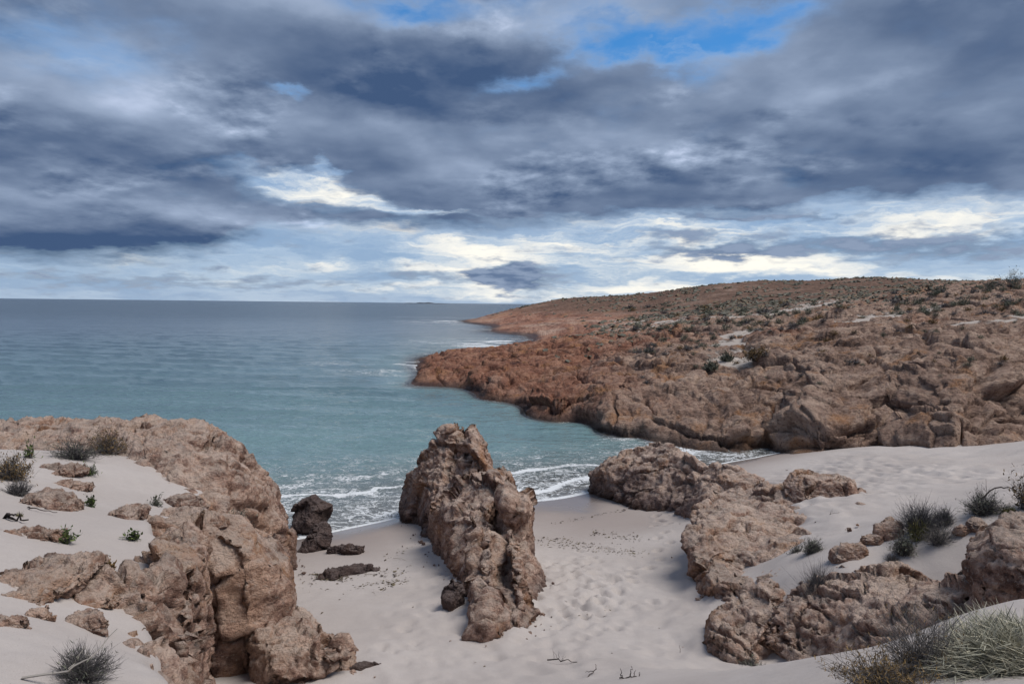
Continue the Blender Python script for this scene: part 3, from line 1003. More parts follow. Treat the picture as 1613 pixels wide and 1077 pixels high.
def build_sea():
    th = np.concatenate([-np.exp(np.linspace(math.log(9.0), math.log(0.95), 30)), np.linspace(-0.93, 0.75, 400), np.exp(np.linspace(math.log(0.77), math.log(9.0), 24))])
    dd = np.concatenate([np.linspace(14.0, 60.0, 290), np.exp(np.linspace(math.log(60.3), math.log(400), 110)), np.exp(np.linspace(math.log(420), math.log(40000), 50))])
    T, D = np.meshgrid(th, dd, indexing='ij')
    x, y = (T * D).ravel(), D.ravel()
    xy = np.c_[x, y]
    near = y < 420
    bed = np.full(len(x), -6.0)
    bed[near] = np.maximum(BEACH(xy[near]), HEAD(xy[near]))
    bed = np.where(y > 420, -8.0, bed)
    depth = np.clip(-bed, -0.3, 12)
    p3 = np.c_[x, y, np.zeros(len(x))]
    z = np.zeros(len(x))
    k = sstep(depth, 0.05, 1.0) * sstep(y, 260, 80)
    z += k * 0.085 * fbm(p3 * np.array([0.45, 1.0, 1]), 0.55, 4, 0.62, 51)
    z += k * 0.07 * np.sin((y + 0.25 * x + 1.3 * fbm(p3, 0.12, 2, 0.5, 57)) * 0.9)
    z += 0.035 * np.exp(-((depth - 0.22) / 0.1) ** 2) * sstep(y, 45, 35) * (1 + fbm(p3, 0.7, 2, 0.5, 53))
    foam = np.zeros(len(x))
    shore_k = np.zeros(len(x))
    shore_k[near] = sstep(BEACH(xy[near]) - HEAD(xy[near]), -0.1, 0.15)
    shore = sstep(y, 42, 34)
    foam += shore * (1.15 * sstep(depth, 0.55, 0.22) + 0.35 * sstep(depth, 0.95, 0.45)) * (0.75 + 0.6 * perlin(p3, 0.16, 59)) * (1 - 0.65 * sstep(x / y, 0.24, 0.27))
    # breaking lines running along the beach
    ln = np.abs(np.mod(depth * 5.2 + 0.55 * fbm(p3, 0.30, 3, 0.5, 61), 1.0) - 0.5)
    foam += shore * sstep(ln, 0.16, 0.02) * 1.0 * (1 - 0.6 * sstep(x / y, 0.24, 0.27)) * sstep(depth, 0.62, 0.35) * sstep(depth, 0.02, 0.08)
    for px, py, sx, sy, a in [(640, 580, 5, 9, 1.4), (625, 572, 7, 5, 1.2), (690, 560, 8, 6, 0.5), (780, 541, 12, 12, 1.4), (815, 538, 6, 10, 1.5), (745, 546, 8, 8, 0.7), (730, 508, 16, 28, 1.4), (700, 506, 16, 18, 0.9), (768, 519, 8, 12, 0.9), (690, 500, 20, 14, 0.6), (648, 607, 2.5, 2.5, 0.6), (1110, 716, 3.0, 1.3, 0.4), (1195, 717, 2.0, 1.0, 0.3), (1000, 700, 2, 1.5, 0.35)]:
        c = at_z(px, py, 0)
        foam += a * np.exp(-((x - c[0]) / sx) ** 2 - ((y - c[1]) / sy) ** 2)
    # swell streaks in the exposed water
    foam += 0.10 * sstep(perlin(p3 * np.array([0.12, 0.5, 1]), 0.25, 63), 0.25, 0.55) * sstep(y, 70, 120)
    rim = sstep(np.abs(depth - 0.12), 0.2, 0.0) * sstep(y, 48, 55)          # wash around the rocky shore
    foam += 0.6 * rim * (0.4 + 0.8 * perlin(p3, 0.12, 65))
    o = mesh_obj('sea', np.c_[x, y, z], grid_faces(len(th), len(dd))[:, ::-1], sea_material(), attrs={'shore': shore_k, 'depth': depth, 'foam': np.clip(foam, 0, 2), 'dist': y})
    structure(o)
    # low island on the horizon
    c = at_z(612, 476.4, 0.0)
    n = 60
    u = np.linspace(0, 1, n)
    top = 13 * np.sin(u * math.pi) ** 0.6 * (0.7 + 0.3 * np.sin(u * 19) * np.sin(u * 7))
    V, F = [], []
    for i in range(n):
        xx = -880 + 340 * u[i]
        V += [(xx, 6000 - 60, -2), (xx, 6000, top[i]), (xx, 6000 + 200, top[i] * 0.8), (xx, 6000 + 300, -2)]
    for i in range(n - 1):
        for k in range(3):
            F.append((4 * i + k, 4 * i + 4 + k, 4 * i + 5 + k, 4 * i + 1 + k))
    o = mesh_obj('island', V, F, ISLAND)
    structure(o)


def plain(name, c1, c2, scale=3.0, rough=0.9):
    m, N = material(name)
    g = N.new('ShaderNodeNewGeometry')
    finish(N, N.mix(N.ss(N.noise(g.outputs['Position'], scale, 4, 0.6), 0.35, 0.65), c1, c2), rough)
    return m


ISLAND = plain('far_island', (0.05, 0.06, 0.08), (0.08, 0.09, 0.11), 0.02)
build_sea()


# ------------------------------------------------------------------ rocks
def rock_mass(name, label, poly, tops, seed, h=0.05, batter=0.12, rnd=0.35, zmin=-0.4, zmax=None, add=(), cut=(), slots=(), low=0.17, mat=None, cat='rock', clip=None, group=None, **rk):
    poly = np.array(poly, float)
    tp = TPS(tops, 0.01)
    ROCK_FEET.append(poly)
    lo = poly.min(0) - 0.7
    hi = poly.max(0) + 0.7
    if clip is not None:
        lo = np.maximum(lo, clip[:2])
        hi = np.minimum(hi, clip[2:])
    zmax = zmax or max(t[2] for t in tops) + 0.8
    xs = np.arange(lo[0], hi[0], h)
    ys = np.arange(lo[1], hi[1], h)
    zs = np.arange(zmin, zmax, h)
    X, Y = np.meshgrid(xs, ys, indexing='ij')
    xy = np.stack([X.ravel(), Y.ravel()], 1)
    d2 = poly_sdf(xy, poly).reshape(X.shape)[:, :, None]
    top = np.clip(tp(xy), zmin, zmax - 0.3).reshape(X.shape)[:, :, None]
    Z = zs[None, None, :]
    zb = 0.8
    side = (d2 + batter * (Z - zb)) / math.sqrt(1 + batter * batter)
    F = smax(side, (Z - top) * 0.85, rnd).astype(np.float32)

    def ell(e):
        cx, cy, cz, rx, ry, rz = e[:6]
        a = e[6] if len(e) > 6 else 0.0
        ux = (X - cx) * math.cos(a) + (Y - cy) * math.sin(a)
        uy = -(X - cx) * math.sin(a) + (Y - cy) * math.cos(a)
        k = np.sqrt(((ux / rx) ** 2 + (uy / ry) ** 2)[:, :, None] + ((Z - cz) / rz) ** 2)
        return ((k - 1) * min(rx, ry, rz)).astype(np.float32)
    for e in add:
        F = smin(F, ell(e), 0.12)
    for (ax, ay, bx, by, w, zl) in slots:               # vertical clefts
        e = np.array([bx - ax, by - ay])
        wv = xy - np.array([ax, ay])
        t = np.clip(wv @ e / (e @ e), 0, 1)
        dd = np.linalg.norm(wv - t[:, None] * e, axis=1).reshape(X.shape)[:, :, None]
        wig = 0.06 * np.sin(Z * 3.1 + ax * 5) + 0.03 * np.sin(Z * 7.7 + ay)
        sl = np.maximum(w * np.clip((Z - zl) / 0.8, 0.0, 1.2) + 0.02 - np.abs(dd + wig), (zl - Z) * -1.0 - 9)
        F = smax(F, sl.astype(np.float32), 0.10)
    for e in cut:
        F = smax(F, -ell(e), 0.10)
    F = np.ascontiguousarray(F)
    near = np.argwhere(np.abs(F) < low * 2.4)
    P = near * h + np.array([lo[0], lo[1], zmin])
    F[near[:, 0], near[:, 1], near[:, 2]] += low * (perlin(P, 0.75, seed) + 0.22 * perlin(P, 1.7, seed + 2))
    F[0], F[-1], F[:, 0], F[:, -1], F[:, :, 0] = 1, 1, 1, 1, 1
    V, Fc = surface_nets(F, (lo[0], lo[1], zmin), h)
    Nm = vnormals(V, Fc)
    V, _ = rockify(V, Nm, seed, faces=Fc, **rk)
    o = mesh_obj(name, V, Fc, mat or ROCK)
    tag(o, label, cat, group)
    return o


def T(*pts):
    """top control points from (pixel x, pixel y, distance)"""
    return [Pd(*p) for p in pts]


def UP(dz, *pts):
    return [tuple(np.array(Pd(*p)) + np.array([0, 0, dz])) for p in pts]


FR_FIN = np.array([[1.25, 0.3, 0.35], [-0.25, 0.75, 0.15], [-0.12, 0.0, 0.28]])
FL_FIN = np.array([[2.6, 0.9, 0.9], [-0.5, 2.2, 0.5], [-0.35, 0.0, 0.5]])
ROUGH = dict(block=1.3, a_block=0.05, a_crack=0.15, a_ridge=0.04, a_fine=0.018, a_pit=0.025, s1=0.6, s2=0.6, low=0.09)

# the standing fin in the middle of the beach
fin_poly = [(-0.5, 12.45), (-0.1, 12.4), (0.3, 13.3), (0.52, 14.8), (0.5, 16.8), (0.35, 18.8), (-0.05, 20.6), (-0.6, 22.6), (-1.5, 24.4), (-2.6, 25.3), (-3.5, 25.0), (-3.45, 23.6), (-2.75, 22.2), (-2.3, 20.6), (-1.75, 18.6), (-1.15, 16.6), (-0.72, 14.6), (-0.7, 13.4)]
fin_tops = T((765, 955, 13.1), (800, 930, 13.6), (735, 930, 14.0), (752, 868, 14.8), (790, 850, 15.2), (830, 868, 15.6), (820, 790, 17.6), (780, 778, 18.0), (735, 782, 18.6), (695, 800, 19.6), (660, 802, 21.0), (790, 745, 20.0), (745, 757, 20.2), (700, 757, 21.6), (768, 700, 22.0), (750, 678, 22.8), (733, 700, 22.6), (712, 674, 23.4), (690, 715, 23.8), (660, 765, 24.5), (645, 800, 25.2))
fin_tops += [(-1.2, 24.8, 1.6), (0.1, 21.5, 1.4), (0.9, 16, 1.2)]
g0 = at_d(727, 700, 22.4)
rock_mass('rock_fin', 'tall ragged rock fin with twin peaks standing alone in the middle of the beach', fin_poly, fin_tops, 11, h=0.045, batter=0.10, rnd=0.30, zmin=-0.3,
          add=[(*at_d(716, 678, 23.2), 0.22, 0.22, 0.3), (*at_d(800, 985, 12.95), 0.22, 0.25, 0.55), (*at_d(815, 800, 16.6), 0.45, 0.6, 0.4)],
          cut=[(*at_d(716, 681, 22.98), 0.10, 0.2, 0.09), (*at_d(757, 882, 14.2), 0.14, 0.35, 0.22), (*at_d(768, 897, 14.0), 0.12, 0.25, 0.12), (*at_d(795, 806, 16.9), 0.28, 0.35, 0.25), (*at_d(724, 705, 22.5), 0.13, 0.4, 0.16)],
          slots=[(*at_z(792, 1005, 1.1)[:2], *at_d(786, 800, 17.5)[:2], 0.10, 0.4), (*at_d(640, 815, 21.6)[:2], *at_d(715, 765, 21.2)[:2], 0.16, 0.2), (*at_d(735, 690, 22.0)[:2], *at_d(740, 690, 24.0)[:2], 0.12, 1.9)],
          frame=FR_FIN, flute=FL_FIN, a_flute=0.075, **ROUGH)

# boulder in front of the cliff
rock_mass('boulder', 'squat block-shaped boulder on the sand at the foot of the left cliff', [(-3.75, 10.6), (-3.1, 10.35), (-2.55, 10.6), (-2.35, 11.3), (-2.6, 12.1), (-3.1, 12.4), (-3.7, 12.2), (-3.9, 11.4)],
          T((420, 975, 11.4), (440, 945, 12.2), (480, 935, 12.3), (515, 950, 12.0), (540, 932, 12.2), (552, 980, 11.6), (470, 985, 11.1), (420, 1000, 11.0), (530, 1000, 11.0)), 23, h=0.035, batter=0.07, rnd=0.22, zmin=0.6,
          slots=[(*at_d(520, 950, 10.6)[:2], *at_d(508, 940, 12.9)[:2], 0.07, 1.2)], block=0.6, a_block=0.10, a_crack=0.09, a_ridge=0.06, a_fine=0.025, a_pit=0.07)

# left-hand cliff: near rocks, pillar, big dome
rock_mass('cliff_rocks', 'lumpy brown rocks breaking out of the sand terrace above the boulder', [(-2.75, 5.9), (-3.0, 7.2), (-3.6, 9.0), (-4.15, 10.3), (-4.6, 10.75), (-5.2, 10.3), (-5.2, 9.4), (-4.95, 8.9), (-5.15, 8.3), (-4.7, 7.8), (-4.75, 7.3), (-4.2, 6.95), (-3.85, 6.1)],
          UP(0.24, (300, 1050, 6.6), (345, 1065, 6.9), (360, 1000, 8.0), (250, 960, 7.7), (230, 920, 8.5), (290, 900, 8.7), (340, 960, 8.6), (300, 866, 9.6), (340, 866, 10.0), (265, 890, 9.4), (200, 960, 8.2), (185, 1000, 7.4), (170, 930, 9.4)) + [(-2.8, 7.4, 3.2), (-3.6, 9.4, 3.3)], 31, h=0.045, slots=[(*at_d(250, 1010, 6.9)[:2], *at_d(330, 890, 9.8)[:2], 0.08, 2.0), (-4.9, 8.4, -3.4, 8.2, 0.08, 2.4)], add=[(*(at_d(190, 990, 7.5) + np.array([0, 0, 0.1])), 0.42, 0.4, 0.4), (*(at_d(165, 950, 8.3) + np.array([0, 0, 0.05])), 0.32, 0.3, 0.3)], batter=0.08, rnd=0.30, zmin=0.8,
          block=0.62, a_block=0.10, a_crack=0.19, a_ridge=0.045, a_fine=0.018, a_pit=0.03, low=0.2, s1=0.9, s2=0.8, frame=np.array([[1.1, 0, 0.2], [0, 1.1, 0.1], [0.1, 0, 0.7]]))
rock_mass('rock_pillar', 'smooth tan rock pillar behind a dark cleft at the edge of the left cliff', [(-4.55, 11.05), (-3.95, 10.95), (-3.6, 11.6), (-3.75, 12.7), (-4.4, 13.6), (-5.4, 14.2), (-6.2, 13.4), (-6.1, 11.2), (-5.3, 10.4)],
          T((385, 855, 11.2), (425, 872, 11.4), (400, 848, 12.0), (435, 852, 12.8), (370, 845, 12.6), (330, 838, 12.4)), 37, h=0.05, batter=0.05, rnd=0.4, zmin=0.5, block=1.1, a_block=0.06, a_crack=0.10, a_ridge=0.05, a_fine=0.02, low=0.16,
          flute=np.array([[0.5, 0.2, 0.1], [0.1, 0.5, 0.1], [0.4, 0.2, 3.0]]), a_flute=0.035)
bluff_poly = [(-5.9, 13.9), (-5.2, 14.8), (-5.35, 16.6), (-5.7, 18.4), (-6.3, 19.6), (-7.6, 21.2), (-9.6, 22.0), (-13, 22.6), (-22, 23.0), (-22, 18), (-12, 17), (-9.5, 14.8), (-8.0, 14.0), (-6.8, 13.7)]
bluff_tops = [(-6.5, 12.6, 2.9), (-5.4, 12.6, 2.7)] + T((300, 796, 14.0), (250, 778, 14.6), (200, 740, 15.6), (240, 700, 16.8), (330, 745, 15.4), (380, 790, 14.6), (410, 820, 14.6), (300, 676, 18.4), (345, 694, 18.0), (390, 722, 17.8), (420, 752, 18.2), (440, 800, 18.6), (250, 668, 19.4), (200, 667, 19.6), (150, 668, 20.0), (90, 674, 20.5), (30, 678, 21.0), (-60, 680, 21.5), (360, 720, 16.6), (425, 770, 16.4), (160, 700, 17.6)) + [(-6.2, 20.2, 1.0), (-9, 22.4, 2.0), (-5.4, 17.5, 1.3), (-20, 22, 2.4)]
rock_mass('rock_bluff', 'big rounded rock bluff dropping into the sea beside the sand terrace', bluff_poly, bluff_tops, 43, h=0.06, batter=0.16, rnd=0.7, zmin=-0.6, clip=(-18, 11.5, 0, 24), add=[(*at_d(444, 856, 18.6), 0.30, 0.4, 0.4)],
          block=1.25, a_block=0.10, a_crack=0.19, a_ridge=0.10, a_fine=0.035, a_pit=0.04, low=0.18, frame=np.array([[1.2, 0.4, 0.5], [-0.3, 0.8, 0.1], [-0.3, 0, 0.8]]), flute=np.array([[1.3, 0.5, 0.8], [-0.4, 0.9, 0.2], [-0.2, 0, 0.4]]), a_flute=0.07)

# right-hand ridge running down to the water
rock_mass('rock_ridge', 'long brown rock ridge reaching into the water to the right of the fin', [(2.95, 27.4), (3.4, 26.2), (4.15, 24.7), (5.2, 23.3), (5.55, 21.6), (5.3, 20.2), (5.9, 18.9), (7.0, 18.2), (7.9, 18.6), (7.9, 20.5), (7.2, 23), (6.4, 25.6), (4.8, 27.8), (3.6, 28.2)],
          T((940, 745, 27.0), (965, 728, 26.6), (990, 716, 26.4), (1020, 716, 26.0), (1050, 706, 25.8), (1090, 714, 24.8), (1130, 738, 23.2), (1160, 765, 21.6), (1190, 780, 20.4), (1240, 772, 20.0), (1262, 790, 19.2), (1170, 805, 19.6), (1215, 815, 18.6), (1100, 760, 23.6), (1040, 745, 25.0)) + [(6.8, 25.5, 1.2), (8.0, 21, 2.0)], 53, h=0.055, batter=0.10, rnd=0.35, zmin=-0.5,
          cut=[(*at_d(1251, 803, 18.4), 0.16, 0.5, 0.18), (*at_d(1262, 826, 18.0), 0.25, 0.5, 0.09)], block=0.9, a_block=0.10, a_crack=0.19, a_ridge=0.055, a_fine=0.02, a_pit=0.05, low=0.17, frame=np.array([[0.9, 0.2, 0.3], [-0.2, 0.7, 0.1], [-0.4, 0.1, 1.4]]), s1=0.9, s2=0.8, flute=FL_FIN * 0.7, a_flute=0.06)
rock_mass('overhanging_rock', 'undercut rock mass bulging over the footprints in the middle of the right ridge', [(5.5, 19.2), (4.6, 17.8), (4.1, 16.6), (3.85, 15.3), (3.9, 14.3), (4.15, 13.3), (4.6, 12.7), (5.6, 12.8), (6.5, 14.0), (7.0, 15.4), (7.3, 17.0), (7.2, 18.8)],
          T((1095, 850, 15.8), (1120, 838, 16.2), (1160, 820, 17.0), (1200, 806, 17.8), (1170, 860, 15.6), (1230, 850, 15.8), (1260, 835, 16.8), (1280, 880, 14.2), (1200, 900, 14.2), (1140, 915, 14.2), (1240, 905, 13.6)), 59, h=0.05, batter=-0.06, rnd=0.30, zmin=0.2,
          cut=[(*at_d(1165, 885, 14.9), 0.55, 0.5, 0.30), (*at_d(1205, 845, 15.4), 0.35, 0.4, 0.16)], block=0.75, a_block=0.10, a_crack=0.19, a_ridge=0.055, a_fine=0.02, a_pit=0.06, low=0.17, frame=np.array([[0.8, 0, -0.2], [0, 0.8, 0.1], [0.5, 0.1, 1.5]]), s1=0.9, s2=0.8)
rock_mass('slanting_rock', 'slanting slabby rock in front, rising to the right from the beach', [(3.15, 11.75), (3.45, 11.0), (4.2, 10.35), (5.0, 9.7), (5.7, 9.15), (6.6, 9.6), (6.9, 10.6), (6.7, 11.6), (5.6, 12.7), (4.5, 13.3), (3.5, 13.0)],
          T((1115, 985, 12.0), (1150, 945, 12.5), (1200, 925, 12.6), (1250, 930, 12.2), (1330, 902, 12.2), (1400, 880, 12.0), (1450, 862, 11.7), (1490, 878, 11.2), (1200, 1000, 11.4), (1300, 990, 11.0), (1380, 965, 10.4), (1430, 935, 10.5), (1480, 940, 9.9), (1240, 970, 11.6), (1350, 1000, 10.3), (1450, 985, 9.5)), 61, h=0.042, batter=0.10, rnd=0.26, zmin=0.7,
          cut=[(*at_d(1415, 925, 11.0), 0.42, 0.35, 0.20), (*at_d(1437, 904, 11.2), 0.22, 0.3, 0.10)], slots=[(*at_d(1195, 1030, 10.4)[:2], *at_d(1250, 900, 13.2)[:2], 0.07, 1.3), (*at_d(1285, 1030, 9.9)[:2], *at_d(1300, 900, 12.8)[:2], 0.06, 1.6)],
          block=0.62, a_block=0.10, a_crack=0.16, a_ridge=0.045, a_fine=0.018, a_pit=0.05, low=0.2, frame=np.array([[0.6, 0.2, -0.35], [-0.2, 0.75, 0.1], [0.95, 0.3, 1.7]]), s1=0.9, s2=0.8)
rock_mass('rock_outcrop', 'brown rock outcrop at the right edge above the grassy bush', [(5.6, 9.3), (6.0, 8.5), (7.0, 7.9), (9.2, 7.6), (9.6, 10.8), (8.2, 11.6), (7.0, 11.5), (6.45, 10.9), (6.1, 10.1)],
          UP(0.20, (1500, 893, 10.2), (1530, 852, 10.8), (1565, 836, 10.8), (1610, 832, 10.6), (1660, 830, 10.6), (1530, 920, 9.3), (1580, 895, 9.2), (1613, 880, 9.3), (1680, 890, 9.0)), 67, h=0.042, batter=0.12, rnd=0.25, zmin=2.0,
          block=0.6, a_block=0.10, a_crack=0.10, a_ridge=0.045, a_fine=0.018, a_pit=0.04, low=0.2, frame=np.array([[0.6, 0.2, -0.35], [-0.2, 0.75, 0.1], [0.95, 0.3, 1.7]]), s1=0.9, s2=0.8)


# smaller stones: a ball of fine quads pushed into shape
def ball(n):
    V, F = [], []
    u = np.linspace(-1, 1, n)
    for ax in range(3):
        for s in (-1, 1):
            A, B = np.meshgrid(u, u, indexing='ij')
            p = np.zeros((n * n, 3))
            p[:, ax] = s
            p[:, (ax + 1) % 3] = A.ravel()
            p[:, (ax + 2) % 3] = B.ravel()
            f = grid_faces(n, n)
            F.append((f if s > 0 else f[:, ::-1]) + sum(len(v) for v in V))
            V.append(p)
    V = np.concatenate(V)
    F = np.concatenate(F)
    key = np.round(V * 1e5).astype(np.int64)
    _, first, invv = np.unique(key, axis=0, return_index=True, return_inverse=True)
    V = V[first]
    return V / np.linalg.norm(V, axis=1)[:, None], invv.ravel()[F]


BALLS = {}


def stone(name, label, base, size, rot, seed, lobes=(), mat=None, n=48, cat='rock', group=None, tilt=0.0, boxy=0.5, lump=0.20, **rk):
    """one free-standing or half-buried stone; base is its ground point"""
    if n not in BALLS:
        BALLS[n] = ball(n)
    V, F = BALLS[n]
    q = np.sign(V) * np.abs(V) ** (1 - 0.35 * boxy)
    q = q / np.abs(q).max()
    r = 1 + lump * perlin(V, 1.1, seed)[:, None] + 0.10 * perlin(V, 2.3, seed + 1)[:, None]
    for lx, ly, lz, lr, la in lobes:
        dd = np.linalg.norm(V - np.array([lx, ly, lz]), axis=1)
        r += (la * np.exp(-(dd / lr) ** 2))[:, None]
    P = q * r * np.array(size) * 0.5
    ct, st = math.cos(tilt), math.sin(tilt)
    P = P @ np.array([[ct, 0, st], [0, 1, 0], [-st, 0, ct]]).T
    cr, sr = math.cos(rot), math.sin(rot)
    P = P @ np.array([[cr, -sr, 0], [sr, cr, 0], [0, 0, 1]]).T
    s = max(size)
    P = P + np.array([0, 0, size[2] * 0.22])
    kw = dict(block=0.45 * s, a_block=0.06 * s, a_crack=0.045 * s, a_ridge=0.035 * s, a_fine=0.012 * s, a_pit=0.0)
    kw.update(rk)
    Nm = vnormals(P, F)
    P, _ = rockify(P + np.array([seed * 3.1, 0, 0]), Nm, seed, faces=F, **kw)
    P -= np.array([seed * 3.1, 0, 0])
    o = mesh_obj(name, P, F, mat or ROCK)
    o.location = base
    tag(o, label, cat, group)
    return o


def ground(px, py, guess):
    """point of the sand seen at a pixel"""
    d = ray(px, py)
    lo, hi = 3.0, 40.0
    ts = np.linspace(2.5, 45, 900)
    pts = np.stack([d[0] * ts / d[1], ts, CAM_H + d[2] * ts / d[1]], 1)
    zs = sand_height(pts[:, :2])
    k = np.argmax(pts[:, 2] <= zs)
    return np.array([pts[k, 0], pts[k, 1], zs[k]])


# dark wave-worn boulders at the water's edge
stone('boulder', 'dark wet boulder standing in the wash at the end of the left bluff', at_z(487, 832, 0.02), (0.95, 1.1, 1.15), 0.3, 71, boxy=0.1, lump=0.45, s1=0.95, mat=ROCK_DARK, lobes=[(0.75, 0, 0.45, 0.45, 0.35), (-0.7, -0.3, 0.7, 0.6, -0.3), (-0.8, -0.2, -0.4, 0.5, 0.25), (0.1, 0.2, 1.0, 0.5, 0.22)], group='dark boulders at the waterline')
stone('boulder', 'dark brown boulder with a drooping foot just above the wash', at_z(503, 862, 0.16), (0.66, 0.8, 0.85), 0.1, 72, boxy=0.3, lump=0.35, s1=0.95, mat=ROCK_DARK, lobes=[(-0.6, -0.7, -0.4, 0.5, 0.75), (0.5, 0.2, 0.7, 0.5, 0.25), (-0.8, 0.2, 0.6, 0.5, -0.2)], group='dark boulders at the waterline')
stone('boulder', 'low grey stone hugging the foot of the left bluff', at_z(434, 878, 0.28), (0.62, 0.6, 0.42), 0.2, 73, boxy=0.25, s1=0.95, mat=ROCK_DARK, n=36, group='dark boulders at the waterline')
stone('beach_stone', 'flat dark stone nearer the bluff of the touching pair on the beach', at_z(533, 869, 0.27), (0.55, 0.3, 0.22), 0.35, 74, mat=ROCK_DARK, n=30)
stone('beach_stone', 'wedge-shaped dark stone nearer the fin of the touching pair on the beach', at_z(556, 872, 0.29), (0.62, 0.34, 0.30), 0.1, 75, mat=ROCK_DARK, n=30)
stone('beach_stone', 'flat dark rock slab half buried among seaweed on the beach', at_z(545, 908, 0.44), (1.35, 0.55, 0.16), 0.55, 76, mat=ROCK_DARK, n=36, lobes=[(0.9, 0, 0, 0.5, 0.25)])
stone('beach_stone', 'purple-brown stone leaning against the left foot of the fin', at_z(716, 968, 0.9), (0.30, 0.35, 0.95), 0.1, 77, mat=ROCK_DARK, n=32, group='stones by the fin')
rock_small = stone('rock', 'round brown rock with a bush on it behind the end of the right ridge', at_z(1290, 792, 1.75), (1.75, 1.5, 0.95), -0.2, 78, n=56, lobes=[(0.9, 0, -0.3, 0.5, 0.35)])

# outcrops in the sand terrace
OUT = [
    ((48, 925), (0.85, 1.6, 0.16), -0.1, 'broad flat patch of broken rock at the left edge of the sand terrace'),
    ((92, 885), (0.30, 0.42, 0.14), 0.2, 'narrow rock knob at the upper end of the broad broken rock patch'),
    ((80, 797), (0.86, 0.66, 0.30), 0.1, 'rounded pinkish outcrop beside the grey twiggy shrub on the terrace'),
    ((112, 768), (0.62, 0.5, 0.16), -0.3, 'low pink outcrop between the rounded outcrop and the small round bush'),
    ((88, 744), (0.9, 0.9, 0.12), 0.3, 'flat crumbly rock patch just below the long bush on the terrace'),
    ((205, 815), (0.46, 0.66, 0.24), 0.2, 'small squarish outcrop to the left of the long slab on the terrace'),
    ((300, 832), (1.25, 0.7, 0.36), -0.25, 'long smooth tan slab lying on the sand below the bluff'),
    ((290, 797), (0.85, 0.6, 0.30), -0.2, 'smooth tan hump just behind the long slab'),
    ((45, 848), (0.85, 0.28, 0.10), 0.25, 'thin rock ledge barely showing through the sand near the left edge'),
    ((150, 948), (0.48, 0.42, 0.26), 0.4, 'knobbly rock lump between the sand and the cliff rocks'),
    ((138, 985), (0.34, 0.30, 0.16), -0.2, 'small round lump of rock in the sand below the knobbly lump'),
    ((62, 972), (0.16, 0.22, 0.10), 0.8, 'small stone in the sand under the broad rock patch'),
    ((8, 985), (0.30, 0.25, 0.10), 0.5, 'small stone at the left edge in the near sand'),
    ((270, 1018), (0.42, 0.3, 0.14), 0.0, 'low orange-brown ledge at the foot of the cliff rocks'),
    ((290, 1062), (0.62, 0.5, 0.16), 0.3, 'pale broken rock ledge at the bottom edge below the cliff rocks'),
]
for i, ((px, py), sz, rt, lab) in enumerate(OUT):
    g = ground(px, py, 4)
    flat = sz[2] < 0.2 or i < 2
    stone('rock_outcrop', lab, g + np.array([0, 0, -0.12 * sz[2] - 0.02]), (sz[0], sz[1], sz[2] * 0.75), rt, 80 + i, n=44 if sz[0] > 0.5 else 26, group='rock outcrops in the sand terrace', boxy=0.2,
          block=0.28 if flat else 0.42, a_block=0.10 * min(1, sz[0]), a_crack=0.07 * min(1, sz[0]), a_ridge=0.05 * sz[0], a_fine=0.015)
for i, (px, py, s, lab) in enumerate([(1190, 1000, 0, ''), (1322, 880, 0.36, 'brown stone in the sand above the slanting rock'), (1290, 872, 0.0, ''), (1345, 875, 0.42, 'larger rounded stone beside the brown stone above the slanting rock'),
                                      (1400, 842, 0.5, 'reddish rock strip in the sand left of the big grey bush'), (1375, 855, 0.3, 'small reddish stone at the end of the rock strip'), (1518, 838, 0.26, 'small reddish stone in the sand above the right outcrop'), (1537, 832, 0.30, 'flat reddish stone pair in the sand above the right outcrop'), (1356, 796, 0.18, 'lone small stone on the dune behind the right ridge')]):
    if s:
        g = ground(px, py, 2.5)
        stone('dune_stone', lab, g - np.array([0, 0, 0.03]), (s * 1.3, s * 0.8, s * 0.7), 0.4 + i, 110 + i, n=26, group='stones in the right-hand dune')


def rubble():
    """chips of rock broken off along the feet of the outcrops"""
    rng = np.random.RandomState(31)
    V0, F0 = ball(4)
    Vs, Fs, n = [], [], 0
    for poly in ROCK_FEET:
        poly = np.array(poly)
        e = np.roll(poly, -1, 0) - poly
        L = np.linalg.norm(e, axis=1)
        m = int(L.sum() * 9)
        k = rng.choice(len(poly), m, p=L / L.sum())
        u = rng.rand(m)
        nrm = np.stack([e[:, 1], -e[:, 0]], 1) / L[:, None]
        side = 1 if poly_sdf((poly[:1] + e[:1] * 0.5 + nrm[:1] * 0.05), poly)[0] > 0 else -1
        clump = sstep(perlin(np.c_[poly[k] + e[k] * u[:, None], np.zeros(m)], 0.9, 5), -0.05, 0.3)
        off = np.abs(rng.normal(0.12, 0.22, m))
        p = poly[k] + e[k] * u[:, None] + side * nrm[k] * off[:, None]
        keep = (rng.rand(m) < 0.12 + 0.88 * clump) & (p[:, 1] < 28) & (p[:, 0] > -7)
        p = p[keep]
        z = sand_height(p)
        ok = (z > 0.15) & (z < 2.4)
        for (x, y), zz in zip(p[ok], z[ok]):
            s = 0.014 + 0.05 * rng.rand() ** 3
            v = V0 * (1 + rng.normal(0, 0.22, (len(V0), 1))) * np.array([1.0, rng.uniform(0.5, 1), rng.uniform(0.4, 0.8)]) * s
            a = rng.rand() * 6.28
            v = v @ np.array([[math.cos(a), -math.sin(a), 0], [math.sin(a), math.cos(a), 0], [0, 0, 1]]).T
            Vs.append(v + np.array([x, y, zz + 0.3 * s + 0.03]))
            Fs.append(F0 + n)
            n += len(V0)
    o = mesh_obj('rubble', np.concatenate(Vs), np.concatenate(Fs), ROCK, None, False)
    tag(o, 'small brown rock chips scattered along the feet of the outcrops', 'rubble', kind='stuff')


rubble()
build_sand()


